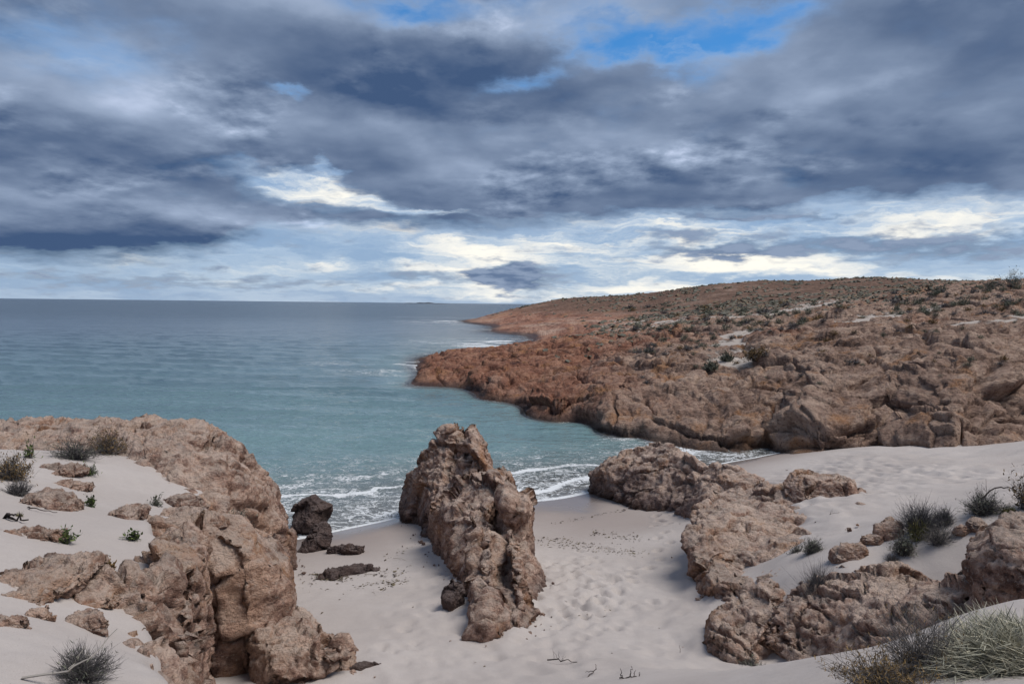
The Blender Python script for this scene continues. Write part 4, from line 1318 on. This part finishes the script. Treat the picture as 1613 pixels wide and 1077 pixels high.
# ------------------------------------------------------------------ plants and litter
def tint_material(name, stops, rough=0.8):
    m, N = material(name)
    a = N.attr('rnd')
    oi = N.new('ShaderNodeObjectInfo')
    v = N.m('ADD', a, N.m('MULTIPLY', N.m('SUBTRACT', oi.outputs['Random'], 0.5), 0.18))
    col = N.ramp(v, stops)
    b, _ = finish(N, col, rough, spec=0.15)
    return m


TWIG = tint_material('dry_grey_twigs', [(0.0, (0.045, 0.043, 0.050)), (0.5, (0.120, 0.112, 0.115)), (1.0, (0.240, 0.220, 0.205))])
TWIG_DARK = tint_material('dark_twigs', [(0.0, (0.040, 0.037, 0.045)), (0.6, (0.095, 0.092, 0.102)), (1.0, (0.210, 0.200, 0.205))])
TWIG_PALE = tint_material('bleached_wood', [(0.0, (0.25, 0.22, 0.19)), (1.0, (0.45, 0.41, 0.37))])
DRIFT = tint_material('dark_driftwood', [(0.0, (0.030, 0.024, 0.022)), (1.0, (0.085, 0.066, 0.058))])
LEAF_GREY = tint_material('grey_green_leaves', [(0.0, (0.050, 0.058, 0.045)), (0.5, (0.125, 0.135, 0.100)), (1.0, (0.250, 0.245, 0.190))])
LEAF_RUST = tint_material('rusty_leaves', [(0.0, (0.055, 0.048, 0.032)), (0.5, (0.160, 0.105, 0.050)), (1.0, (0.290, 0.190, 0.080))])
LEAF_YELLOW = tint_material('yellow_green_blades', [(0.0, (0.080, 0.080, 0.030)), (0.5, (0.190, 0.175, 0.060)), (1.0, (0.340, 0.300, 0.140))])
LEAF_GREEN = tint_material('fresh_green_leaves', [(0.0, (0.030, 0.050, 0.016)), (0.6, (0.075, 0.110, 0.030)), (1.0, (0.150, 0.185, 0.060))])
STRAW = tint_material('pale_grass_blades', [(0.0, (0.19, 0.19, 0.15)), (0.5, (0.42, 0.405, 0.32)), (1.0, (0.66, 0.60, 0.46))])
WEED = tint_material('dry_seaweed', [(0.0, (0.035, 0.026, 0.020)), (0.5, (0.095, 0.070, 0.045)), (1.0, (0.200, 0.170, 0.100))])


def tubes(P, rad, rnd):
    """P (n, k, 3) polylines -> three-sided tapering tubes"""
    n, k, _ = P.shape
    d = np.gradient(P, axis=1)
    d /= np.linalg.norm(d, axis=2, keepdims=True) + 1e-9
    ref = np.where(np.abs(d[..., 2:3]) > 0.9, np.array([1.0, 0, 0]), np.array([0, 0, 1.0]))
    u = np.cross(d, ref)
    u /= np.linalg.norm(u, axis=2, keepdims=True) + 1e-9
    v = np.cross(d, u)
    tap = np.linspace(1, 0.35, k)[None, :, None] * np.asarray(rad).reshape(-1, 1, 1)
    rings = np.stack([P + tap * (math.cos(a) * u + math.sin(a) * v) for a in (0, 2.094, 4.189)], 2)
    V = rings.reshape(-1, 3)
    i = np.arange(n)[:, None, None] * (k * 3) + np.arange(k - 1)[None, :, None] * 3
    j = np.arange(3)[None, None]
    j2 = (j + 1) % 3
    F = np.stack([i + j, i + j2, i + j2 + 3, i + j + 3], -1).reshape(-1, 4)
    return V, F, np.repeat(rnd, k * 3)


def ribbons(P, wid, rnd, rng):
    """P (n, k, 3) polylines -> bent, slightly folded leaf blades"""
    n, k, _ = P.shape
    a = rng.uniform(0, math.pi * 2, n)
    s = np.stack([np.cos(a), np.sin(a), rng.uniform(-0.4, 0.4, n)], 1)[:, None]
    w = np.asarray(wid).reshape(-1, 1, 1) * np.sin(np.linspace(0.5, math.pi - 0.15, k))[None, :, None]
    V = np.stack([P - s * w, P + s * w], 2).reshape(-1, 3)
    i = np.arange(n)[:, None] * (2 * k) + np.arange(k - 1)[None] * 2
    F = np.stack([i, i + 1, i + 3, i + 2], -1).reshape(-1, 4)
    return V, F, np.repeat(rnd, 2 * k)


def dome_lines(rng, n, w, d, h, k=4, lean=(0, 0), inner=0.15, wob=0.10, low=0.05):
    """curved lines from the root out to the surface of a dome"""
    az = rng.uniform(0, 2 * math.pi, n)
    el = np.arcsin(rng.uniform(low, 1, n))
    r = rng.uniform(0.40, 1.10, n) * (1 + 0.22 * np.sin(3 * az + rng.uniform(0, 6)) * np.cos(el))
    E = np.stack([np.cos(az) * np.cos(el) * w / 2 * r + lean[0], np.sin(az) * np.cos(el) * d / 2 * r + lean[1], np.sin(el) * h * r], 1)
    S = np.stack([rng.normal(0, inner * w / 2, n), rng.normal(0, inner * d / 2, n), np.full(n, -0.02)], 1)
    t = np.linspace(0, 1, k)[None, :, None]
    P = S[:, None] + (E - S)[:, None] * t
    P[..., 2] += (0.12 * h * np.sin(math.pi * t[..., 0])) * rng.uniform(-0.2, 1.0, n)[:, None]
    P += rng.normal(0, wob * min(w, h), (n, k, 3)) * t * 0.8
    return P


def empty(name, loc):
    o = bpy.data.objects.new(name, None)
    C.objects.link(o)
    o.location = loc
    o.empty_display_size = 0.1
    return o


def shrub(name, label, base, w, h, seed, twigs=260, leaves=500, twig_mat=None, leaf_mat=None, leaf=(0.05, 0.008), lean=(0, 0), tr=0.004, depth=None, group=None, cat='bush', part='foliage', blades=None, low=0.05, shoots=2):
    rng = np.random.RandomState(seed)
    o = empty(name, tuple(base))
    tag(o, label, cat, group)
    d = depth or w * 0.85
    P = dome_lines(rng, twigs, w, d, h, 5, lean, low=low)
    # side shoots
    m = twigs * shoots
    idx = rng.randint(0, twigs, m)
    kk = rng.uniform(0.35, 0.9, m)
    S = P[idx, 2] + (P[idx, 4] - P[idx, 2]) * ((kk - 0.35) / 0.6)[:, None]
    D = (P[idx, 4] - P[idx, 1])
    D = D / (np.linalg.norm(D, axis=1)[:, None] + 1e-6) + rng.normal(0, 0.55, (m, 3)) + np.array([0, 0, 0.25])
    L = rng.uniform(0.12, 0.38, m)[:, None] * h
    t = np.linspace(0, 1, 3)[None, :, None]
    P2 = S[:, None] + (D * L)[:, None] * t
    V1, F1, r1 = tubes(P, rng.uniform(0.7, 1.4, twigs) * tr, rng.uniform(0.0, 0.9, twigs))
    V2, F2, r2 = tubes(P2, rng.uniform(0.5, 1.0, m) * tr * 0.75, rng.uniform(0.2, 1.0, m))
    mesh_obj('branches', np.r_[V1, V2], np.r_[F1, F2 + len(V1)], twig_mat or TWIG, o, True, {'rnd': np.r_[r1, r2]})
    if leaves:
        if blades:
            B = dome_lines(rng, leaves, w * 0.95, d * 0.95, h * blades, 5, lean, 0.30, 0.12, low)
            V, F, r = ribbons(B, rng.uniform(0.6, 1.2, leaves) * leaf[1], rng.uniform(0, 1, leaves), rng)
        else:
            src = np.concatenate([P[:, 3], P[:, 4], P2[:, 1], P2[:, 2]])
            c = src[rng.randint(0, len(src), leaves)] + rng.normal(0, 0.035 * h, (leaves, 3))
            dv = rng.normal(0, 1, (leaves, 3)) + np.array([0, 0, 0.5])
            dv = dv / np.linalg.norm(dv, axis=1)[:, None] * (rng.uniform(0.6, 1.3, leaves) * leaf[0])[:, None]
            B = c[:, None] + dv[:, None] * np.linspace(0, 1, 3)[None, :, None]
            B[:, 1] += rng.normal(0, leaf[0] * 0.1, (leaves, 3))
            V, F, r = ribbons(B, rng.uniform(0.7, 1.2, leaves) * leaf[1], rng.uniform(0, 1, leaves), rng)
        mesh_obj(part, V, F, leaf_mat or LEAF_GREY, o, True, {'rnd': r})
    return o


def branch(name, label, base, pts, rad, mat, seed=0, forks=(), cat='driftwood', group=None, z_up=0.0):
    """a bent stick lying or standing on the ground, with side forks"""
    rng = np.random.RandomState(seed)
    pts = np.array(pts, float)
    k = 10
    t = np.linspace(0, len(pts) - 1, k)
    P = np.stack([np.interp(t, range(len(pts)), pts[:, c]) for c in range(3)], 1)
    P[1:-1] += rng.normal(0, rad * 0.8, (k - 2, 3))
    lines = [P[None]]
    rads = [rad]
    for f, vec, fr in forks:
        s = P[int(f * (k - 1))]
        q = s + np.linspace(0, 1, k)[:, None] * np.array(vec)
        q[1:] += rng.normal(0, rad * 0.5, (k - 1, 3))
        lines.append(q[None])
        rads.append(fr)
    Q = np.concatenate(lines)
    V, F, r = tubes(Q, np.array(rads), rng.uniform(0, 1, len(rads)))
    o = mesh_obj(name, V, F, mat, None, True, {'rnd': r})
    o.location = tuple(base)
    tag(o, label, cat, group)
    return o


def G(px, py):
    return ground(px, py, 0)


def wpx(p, px):
    """metres covered by px picture pixels at a point"""
    return px / FPX * p[1]


def plant(kind, px, py, wp, hp, seed, label, base=None, **kw):
    b = G(px, py) if base is None else np.array(base)
    w, h = wpx(b, wp), wpx(b, hp)
    st = dict(
        grey=dict(twigs=300, leaves=700, leaf=(0.05, 0.007)),
        rust=dict(twigs=240, leaves=1200, leaf=(0.05, 0.010), leaf_mat=LEAF_RUST),
        dry=dict(twigs=420, leaves=260, leaf=(0.035, 0.004), twig_mat=TWIG_DARK),
        twiggy=dict(twigs=260, leaves=0),
        green=dict(twigs=40, leaves=160, leaf=(0.05, 0.014), leaf_mat=LEAF_GREEN),
        tuft=dict(twigs=30, leaves=220, leaf=(0.1, 0.005), leaf_mat=LEAF_YELLOW, blades=1.0),
    )[kind]
    st.update(kw)
    return shrub('shrub' if kind not in ('green', 'tuft') else 'plant' if kind == 'green' else 'grass_tuft', label, b - np.array([0, 0, 0.02]), w, h, seed, cat='shrub' if kind not in ('green', 'tuft') else 'plant', **st)


# on the left terrace
plant('grey', 118, 722, 85, 34, 1, 'long grey shrub stretched along the back of the sand terrace', depth=0.8)
plant('rust', 168, 715, 66, 42, 2, 'rusty orange shrub with grey twigs leaning on the left bluff', depth=0.8)
plant('rust', 15, 756, 75, 40, 3, 'rust and grey shrub cut by the left picture edge')
plant('twiggy', 28, 779, 42, 24, 4, 'small grey leafless shrub standing alone above the pink outcrop', tr=0.006)
plant('grey', 134, 747, 36, 15, 5, 'small round olive cushion shrub below the long grey shrub', leaf_mat=LEAF_GREEN)
plant('green', 144, 797, 16, 18, 6, 'small two-leaved green sprout beside the pink outcrops')
plant('green', 104, 858, 24, 26, 7, 'dark green upright sprout in the middle of the sand terrace')
plant('green', 209, 853, 18, 19, 8, 'bright green leafy sprout below the squarish outcrop', leaf_mat=LEAF_GREEN)
plant('green', 172, 905, 14, 24, 9, 'thin brownish sprout above the knobbly rock lump', leaf_mat=LEAF_RUST)
plant('green', 48, 722, 18, 26, 10, 'dark upright sprout behind the left-edge shrub')
plant('tuft', 30, 816, 14, 12, 11, 'little yellow grass tuft near the charred driftwood')
plant('green', 245, 800, 12, 22, 12, 'pale thin sprout between the slab and the bluff', leaf_mat=LEAF_GREY)
plant('grey', 370, 835, 48, 30, 13, 'dark grey-green shrub in the gap between slab and bluff', twig_mat=TWIG_DARK, base=at_d(368, 836, 12.6))
b = G(130, 1075)
plant('dry', 130, 1072, 92, 50, 14, 'dark wispy dead shrub in the near sand at lower left', twigs=220, tr=0.0026, low=-0.1, shoots=9, twig_mat=TWIG)
branch('branch', 'bleached white branch lying across the dark dead shrub', b + np.array([0.05, -0.15, 0.10]), [(-0.35, 0, 0.0), (-0.05, 0.0, 0.05), (0.06, 0.05, 0.12), (0.16, 0.2, 0.24)], 0.010, TWIG_PALE, 3, [(0.4, (0.06, 0.1, 0.12), 0.005), (0.7, (-0.06, 0.05, 0.08), 0.004)], cat='branch')
branch('driftwood', 'charred black piece of driftwood near the left edge of the terrace', G(22, 823) + np.array([0, 0, 0.03]), [(-0.16, 0.05, 0), (0.02, 0, 0.03), (0.17, 0.02, 0.0)], 0.028, DRIFT, 5, [(0.2, (0.16, -0.08, 0.01), 0.02)])
branch('driftwood', 'thin grey stick curving below the rounded pink outcrop', G(58, 808) + np.array([0, 0, 0.02]), [(-0.2, 0.12, 0.02), (0.0, 0, 0.02), (0.3, -0.04, 0.0)], 0.013, DRIFT, 6)
branch('dead_shrub', 'bare black forked twig growing on the left bluff', at_d(236, 738, 15.4), [(0, 0, -0.3), (0, 0, 0.05), (-0.08, 0, 0.25), (-0.12, 0, 0.42)], 0.016, DRIFT, 7, [(0.5, (0.1, 0, 0.2), 0.008), (0.6, (-0.12, 0, 0.15), 0.007), (0.75, (0.05, 0, 0.2), 0.006)], cat='twig')

# on the right-hand dune and ridge
plant('dry', 1448, 838, 66, 46, 21, 'big dark grey shrub on the dune above the slanting rock', twigs=700, leaves=300, leaf_mat=LEAF_GREY)
plant('dry', 1487, 826, 34, 26, 22, 'dark tangled shrub joined to the big grey shrub on its right side')
plant('tuft', 1447, 848, 42, 34, 23, 'yellow-green grass tuft hanging in front of the big grey shrub', leaves=500)
plant('twiggy', 1478, 856, 56, 36, 24, 'sprawling pale grey twiggy shrub in front of the yellow tuft', leaves=200, leaf=(0.03, 0.004), tr=0.003)
plant('grey', 1424, 873, 34, 30, 25, 'small grey-green shrub at the foot of the yellow tuft')
plant('twiggy', 1405, 885, 26, 14, 26, 'tiny pale blue-grey shrub on the edge of the slanting rock', tr=0.003)
plant('grey', 1548, 808, 58, 34, 27, 'grey shrub with bare upright twigs on the dune crest', twigs=420)
branch('branch', 'arched dark bare branch reaching from the dune crest shrub', G(1575, 800), [(-0.35, 0, 0.15), (-0.1, 0, 0.32), (0.15, 0, 0.36), (0.38, 0, 0.2)], 0.018, DRIFT, 8, cat='branch')
for i, (dx, hh) in enumerate([(-8, 40), (2, 46), (14, 34)]):
    bb = G(1548 + dx, 800)
    branch('dead_twig', ['bare upright twig at the left of three on the dune crest shrub', 'tallest bare upright twig on the dune crest shrub', 'bare upright twig at the right of three on the dune crest shrub'][i], bb, [(0, 0, 0), (0.03, 0, wpx(bb, hh) * 0.5), (-0.04 + 0.05 * i, 0, wpx(bb, hh))], 0.007, DRIFT, 30 + i, [(0.5, (0.08, 0, 0.14), 0.004), (0.6, (-0.1, 0, 0.12), 0.004)], cat='twig', group='bare twigs on the dune crest')
plant('green', 1612, 800, 44, 58, 28, 'leafy green and red plant cut by the right picture edge', twigs=90, leaves=420, leaf_mat=LEAF_RUST)
plant('tuft', 1590, 806, 40, 12, 29, 'low yellow-green creeping plant between the dune shrub and the right edge', leaves=260)
plant('tuft', 1603, 826, 22, 24, 30, 'few sparse grass blades above the right outcrop', leaves=40, twigs=8, leaf_mat=STRAW)
plant('grey', 1281, 872, 30, 24, 31, 'small grey shrub in the sand pocket of the right ridge')
plant('grey', 1256, 872, 24, 18, 32, 'fainter small shrub on the ridge rock left of the sand pocket', twigs=120, leaves=240, base=at_d(1256, 874, 14.3))
plant('dry', 1286, 952, 44, 58, 33, 'very dark dead shrub clinging to the slanting rock', twigs=650, base=at_d(1286, 952, 12.0))
plant('dry', 1435, 992, 34, 40, 34, 'black dead shrub in a hollow of the slanting rock', twigs=420, base=at_d(1435, 990, 9.9))
plant('grey', 1278, 793, 42, 24, 35, 'grey-green shrub growing on the round rock behind the right ridge', base=at_d(1276, 788, 19.9))
plant('grey', 1190, 1046, 50, 16, 36, 'sparse grey weeds along the foot of the slanting rock', base=at_d(1185, 1052, 10.9), twigs=120, leaves=150)
branch('branch', 'grey stick with a bushy tip lying on the dune by the round rock', G(1300, 822), [(-0.28, -0.1, 0.02), (0.0, 0.05, 0.06), (0.3, 0.2, 0.16)], 0.012, DRIFT, 9, [(0.7, (0.15, 0.05, 0.14), 0.006), (0.8, (0.2, -0.05, 0.08), 0.006), (0.85, (0.05, 0.0, 0.16), 0.005)], cat='branch')
# the grassy bush in the near right corner
gb = np.array([4.2, 5.75, 0.0])
gb[2] = float(sand_height(gb[None, :2])[0])
shrub('grass_bush', 'large grey-green grassy bush filling the lower right corner', gb + np.array([-0.15, -0.1, -0.05]), 1.75, 0.40, 41, twigs=160, leaves=13000, leaf_mat=STRAW, leaf=(0.1, 0.0065), blades=1.05, tr=0.003, depth=1.2, cat='bush', part='blades')
g2 = np.array([2.85, 5.45, 0.0])
g2[2] = float(sand_height(g2[None, :2])[0])
shrub('shrub', 'low rusty orange shrub at the bottom edge beside the grassy bush', g2 + np.array([0, 0, -0.04]), 0.95, 0.26, 42, twigs=320, leaves=2600, leaf_mat=LEAF_RUST, leaf=(0.04, 0.004), tr=0.003, cat='shrub')
g3 = np.array([3.3, 5.75, 0.0])
g3[2] = float(sand_height(g3[None, :2])[0])
shrub('shrub', 'dark bare-twigged shrub between the rusty shrub and the grassy bush', g3 + np.array([0, 0, -0.04]), 0.8, 0.5, 43, twigs=380, leaves=500, leaf_mat=LEAF_RUST, leaf=(0.03, 0.004), tr=0.003, cat='shrub')
rb = at_d(1600, 920, 9.0)
branch('root', 'pale dangling root below the right outcrop', rb, [(0.05, 0, 0.45), (0.06, -0.1, 0.2), (-0.02, -0.15, 0.0), (-0.06, -0.2, -0.25)], 0.012, TWIG_PALE, 12, cat='root')

# sticks on the beach
branch('driftwood', 'dark stick with fuzzy twigs lying on the sand in front of the fin', G(882, 1043) + np.array([0, 0, 0.015]), [(-0.2, 0.03, 0), (0.05, 0, 0.01), (0.27, -0.02, 0)], 0.014, DRIFT, 13, [(0.3, (-0.03, 0.02, 0.16), 0.004), (0.4, (0.0, 0.02, 0.13), 0.004), (0.45, (0.06, 0.02, 0.12), 0.004), (0.35, (-0.08, 0.02, 0.11), 0.004), (0.5, (0.09, 0.02, 0.08), 0.004)])
branch('driftwood', 'crooked reddish twig at the bottom edge below the fuzzy stick', G(932, 1066) + np.array([0, 0, 0.015]), [(-0.12, -0.12, 0), (-0.02, 0, 0.02), (0.08, 0.14, 0.02), (0.07, 0.2, 0.07)], 0.011, DRIFT, 14, [(0.6, (-0.12, -0.06, 0.02), 0.007)])
branch('driftwood', 'short upright dark stubs at the bottom edge of the sand', G(995, 1068), [(-0.16, 0, 0.0), (0.0, 0, 0.02), (0.14, 0, 0.0)], 0.012, DRIFT, 15, [(0.2, (-0.02, 0, 0.11), 0.010), (0.45, (0.02, 0, 0.14), 0.010), (0.6, (0.03, 0, 0.10), 0.008), (0.85, (0.02, 0, 0.09), 0.008)])
branch('driftwood', 'thin dark twig standing in the sand near the slanting rock', G(1072, 1034), [(0, 0, -0.02), (-0.01, 0, 0.1), (-0.02, 0, 0.2)], 0.006, DRIFT, 16, [(0.1, (0.1, -0.05, 0.02), 0.005)])
branch('driftwood', 'thin yellowish stick lying on the wet sand left of the fin', G(634, 882) + np.array([0, 0, 0.01]), [(-0.25, 0.1, 0), (0, 0, 0.01), (0.25, -0.12, 0)], 0.010, TWIG_PALE, 17)
stone('debris_pile', 'dark rotten wood trailing from the foot of the block-shaped boulder', G(575, 1056), (0.55, 0.22, 0.14), 0.2, 140, n=24, mat=ROCK_DARK, cat='debris')


def litter():
    rng = np.random.RandomState(77)
    pts = []
    for (x0, y0, x1, y1, sp, n) in [(850, 850, 1010, 872, 7, 330), (930, 838, 1010, 848, 5, 130), (870, 825, 1000, 800, 2, 90), (480, 912, 640, 900, 7, 160), (560, 925, 640, 915, 5, 160), (495, 905, 540, 912, 4, 260), (590, 935, 605, 925, 4, 40), (600, 880, 720, 830, 4, 40), (1190, 760, 1260, 735, 3, 30), (1330, 730, 1600, 770, 22, 60), (860, 930, 1100, 1040, 45, 70), (640, 900, 740, 1050, 40, 40), (440, 900, 560, 960, 20, 40)]:
        t = rng.rand(n)
        px = x0 + (x1 - x0) * t + rng.normal(0, sp, n)
        py = y0 + (y1 - y0) * t + rng.normal(0, sp * 0.6, n)
        for a, b in zip(px, py):
            z = 0.9
            for _ in range(3):
                q = at_z(a, b, z)
                z = float(sand_height(q[None, :2])[0])
            pts.append(at_z(a, b, z))
    pts = np.array(pts)
    n = len(pts)
    # crumpled little pieces with thickness
    base = np.array([(-1, -0.5, 0), (0.2, -0.7, 0.1), (1, 0.1, 0), (0.1, 0.6, 0), (-0.3, 0.0, 0.6), (0.4, 0.0, 0.5)])
    fc = np.array([(0, 1, 5, 4), (1, 2, 5, 5), (2, 3, 4, 5), (3, 0, 4, 4)])
    tri = np.array([(0, 1, 5), (0, 5, 4), (1, 2, 5), (2, 3, 5), (3, 4, 5), (3, 0, 4)])
    s = rng.uniform(0.008, 0.034, n) * rng.uniform(0.4, 1.3, n)
    a = rng.uniform(0, 6.3, n)
    B = base[None] * np.array([1.6, 0.8, 1]) + rng.normal(0, 0.3, (n, 6, 3))
    B[..., 2] = np.abs(B[..., 2]) * 0.5
    X = (B[..., 0] * np.cos(a)[:, None] - B[..., 1] * np.sin(a)[:, None]) * s[:, None]
    Y = (B[..., 0] * np.sin(a)[:, None] + B[..., 1] * np.cos(a)[:, None]) * s[:, None]
    Zz = B[..., 2] * s[:, None] + 0.004
    V = (pts[:, None] + np.stack([X, Y, Zz], -1)).reshape(-1, 3)
    F = (tri[None] + 6 * np.arange(n)[:, None, None]).reshape(-1, 3)
    o = mesh_obj('seaweed', V, F, WEED, None, False, {'rnd': np.repeat(rng.rand(n), 6)})
    tag(o, 'dry brown seaweed and scraps scattered in lines over the beach', 'seaweed', kind='stuff')


litter()


# ------------------------------------------------------------------ scrub on the headland
def scrub_mesh(seed, n, mat, leaf=0.16):
    rng = np.random.RandomState(seed)
    P = dome_lines(rng, n, 1.0, 1.0, 0.62, 3, inner=0.5, low=0.0)
    c = P[:, 1:].reshape(-1, 3)
    c = np.concatenate([c, c + rng.normal(0, 0.06, c.shape)])
    dv = rng.normal(0, 1, (len(c), 3)) + np.array([0, 0, 0.8])
    dv = dv / np.linalg.norm(dv, axis=1)[:, None] * leaf * rng.uniform(0.5, 1.2, len(c))[:, None]
    B = c[:, None] + dv[:, None] * np.linspace(0, 1, 3)[None, :, None]
    V, F, r = ribbons(B, rng.uniform(0.5, 1.1, len(c)) * leaf * 0.22, rng.uniform(0, 1, len(c)), rng)
    return V, F, r


protos = []
for i, mt in enumerate((LEAF_GREY, LEAF_RUST, TWIG, LEAF_GREEN, LEAF_GREY)):
    V, F, r = scrub_mesh(200 + i, 70, mt)
    protos.append((V, F, r, mt))
pmeshes = [None] * len(protos)
LOOKS = ['grey-green', 'rusty brown', 'bare grey', 'dark green', 'pale olive']
PLACES = {
    'crest': ('shrub along the brow at the far right of the headland', 'on the right-hand brow'),
    'gully': ('shrub in the sandy hollow between the cliff and the brown hill', 'in the sandy hollow'),
    'face': ('shrub growing in cracks of the rocky cliff across the beach', 'on the cliff face'),
}


def put_shrub(p, size, hgt, rng, key, which):
    V, F, r, mt = protos[which]
    if pmeshes[which] is None:
        o = mesh_obj('headland_shrub', V, F, mt, None, True, {'rnd': r})
        pmeshes[which] = o.data
    else:
        o = bpy.data.objects.new('headland_shrub', pmeshes[which])
        C.objects.link(o)
    o.location = p
    o.rotation_euler = (0, 0, rng.uniform(0, 6.28))
    o.scale = (size, size, hgt)
    what, where = PLACES[key]
    tag(o, 'low ' + LOOKS[which] + ' ' + what, 'shrub', LOOKS[which] + ' shrubs ' + where)


def head_pixel(px, py):
    """where the sight line through a pixel meets the headland"""
    d = ray(px, py)
    ts = np.exp(np.linspace(math.log(30), math.log(560), 700))
    i = np.clip(np.round((d[0] / d[1] + 0.20) / 1.18 * 719).astype(int), 0, 719)
    col = np.interp(ts, HD, HZ['V'][i, :, 2])
    zr = CAM_H + d[2] / d[1] * ts
    k = np.argmax(zr <= col)
    if k == 0:
        return None
    return np.array([d[0] / d[1] * ts[k], ts[k], col[k]])


rng = random.Random(12)
n_ind = 0
for key, n, box in [('crest', 75, (1400, 446, 1613, 500)), ('gully', 130, (990, 478, 1330, 560)), ('face', 85, (1010, 500, 1613, 640))]:
    k = 0
    tries = 0
    while k < n and tries < n * 12:
        tries += 1
        px, py = rng.uniform(box[0], box[2]), rng.uniform(box[1], box[3])
        if key == 'crest' and py < 446 + (1613 - px) * 0.06:
            continue
        if key == 'gully' and (py > 500 + (1330 - px) * 0.25 or py < 482 - (px - 990) * 0.03):
            continue
        p = head_pixel(px, py)
        if p is None or p[1] > 260:
            continue
        zz, sd, sc = head_z(p[0], p[1])
        if key == 'face' and rng.random() > 0.25 + 0.75 * max(0.0, min(1.0, (600 - py) / 90)):
            continue
        size = rng.uniform(7, 20) / FPX * p[1] if key != 'face' else rng.uniform(6, 17) / FPX * p[1]
        size = min(size, 2.6)
        put_shrub((p[0], p[1], p[2] - 0.06), size, size * rng.uniform(0.6, 1.0), rng, key, rng.choice([0, 0, 1, 2, 2, 4, 4]) if key != 'face' else rng.choice([0, 2, 2, 4, 1]))
        k += 1
for px, py, wd, lab in [(1592, 447, 46, 'large dark bush standing on the brow at the right edge of the headland'), (1560, 452, 34, 'dark bush just left of the large bush on the brow'), (1120, 578, 26, 'round grey bush in the sandy chute on the cliff top'), (1145, 563, 22, 'dark green bush at the top of the sandy chute'), (1190, 565, 40, 'wide rusty bush beside the sandy chute')]:
    p = head_pixel(px, py + 6)
    if p is not None:
        w = wd / FPX * p[1]
        shrub('headland_bush', lab, p - np.array([0, 0, 0.05]), w, w * 0.55, int(px), twigs=90, leaves=900, leaf=(0.14, 0.03), tr=0.012, leaf_mat=LEAF_GREY if wd != 40 else LEAF_RUST, twig_mat=TWIG_DARK, cat='bush')


def far_scrub():
    rng = np.random.RandomState(9)
    c, sizes = [], []
    V3 = HZ['V'].reshape(-1, 3)
    sc = HZ['scrub'].ravel()
    sd = HZ['sand'].ravel()
    w = np.where((V3[:, 2] > 2.2) & (V3[:, 1] > 60) & (V3[:, 1] < 400), 1.0, 0) * (0.10 + sc + 0.7 * sd) * np.clip(V3[:, 1] / 150, 0.3, 2) ** 1.0
    cl = fbm(V3 * np.array([1, 1, 0.0]), 0.10, 3, 0.6, 91)
    w = w * (0.04 + sstep(cl, 0.0, 0.35)) * (1 + 5.0 * np.exp(-((V3[:, 1] - 115) / 45) ** 2))
    pick = rng.choice(len(V3), 14000, p=w / w.sum())
    base = np.array([(-0.5, 0, 0), (0.5, 0, 0), (0, 0.5, 0), (0, -0.5, 0), (0.1, 0.1, 0.75), (-0.35, -0.3, 0.4), (0.4, 0.2, 0.45)])
    tri = np.array([(0, 2, 5), (5, 2, 4), (2, 1, 6), (2, 6, 4), (1, 3, 6), (6, 3, 4), (3, 0, 5), (3, 5, 4)])
    n = len(pick)
    s = rng.uniform(0.3, 1.0, n) * np.clip(V3[pick][:, 1] / 130, 0.5, 1.4)
    B = (base[None] + rng.normal(0, 0.14, (n, 7, 3))) * s[:, None, None] * np.array([1.3, 1.3, 0.6])
    V = (V3[pick][:, None] + B - np.array([0, 0, 0.1])).reshape(-1, 3)
    F = (tri[None] + 7 * np.arange(n)[:, None, None]).reshape(-1, 3)
    m, N = material('distant_scrub')
    N2 = N.attr('rnd')
    finish(N, N.ramp(N2, [(0.0, (0.050, 0.048, 0.038)), (0.4, (0.098, 0.094, 0.074)), (0.75, (0.150, 0.142, 0.115)), (1.0, (0.180, 0.120, 0.070))]), 0.9)
    o = mesh_obj('scrub', V, F, m, None, False, {'rnd': np.repeat(rng.rand(n), 7)})
    tag(o, 'low dry scrub covering the brown hill behind the headland', 'scrub', kind='stuff')


far_scrub()
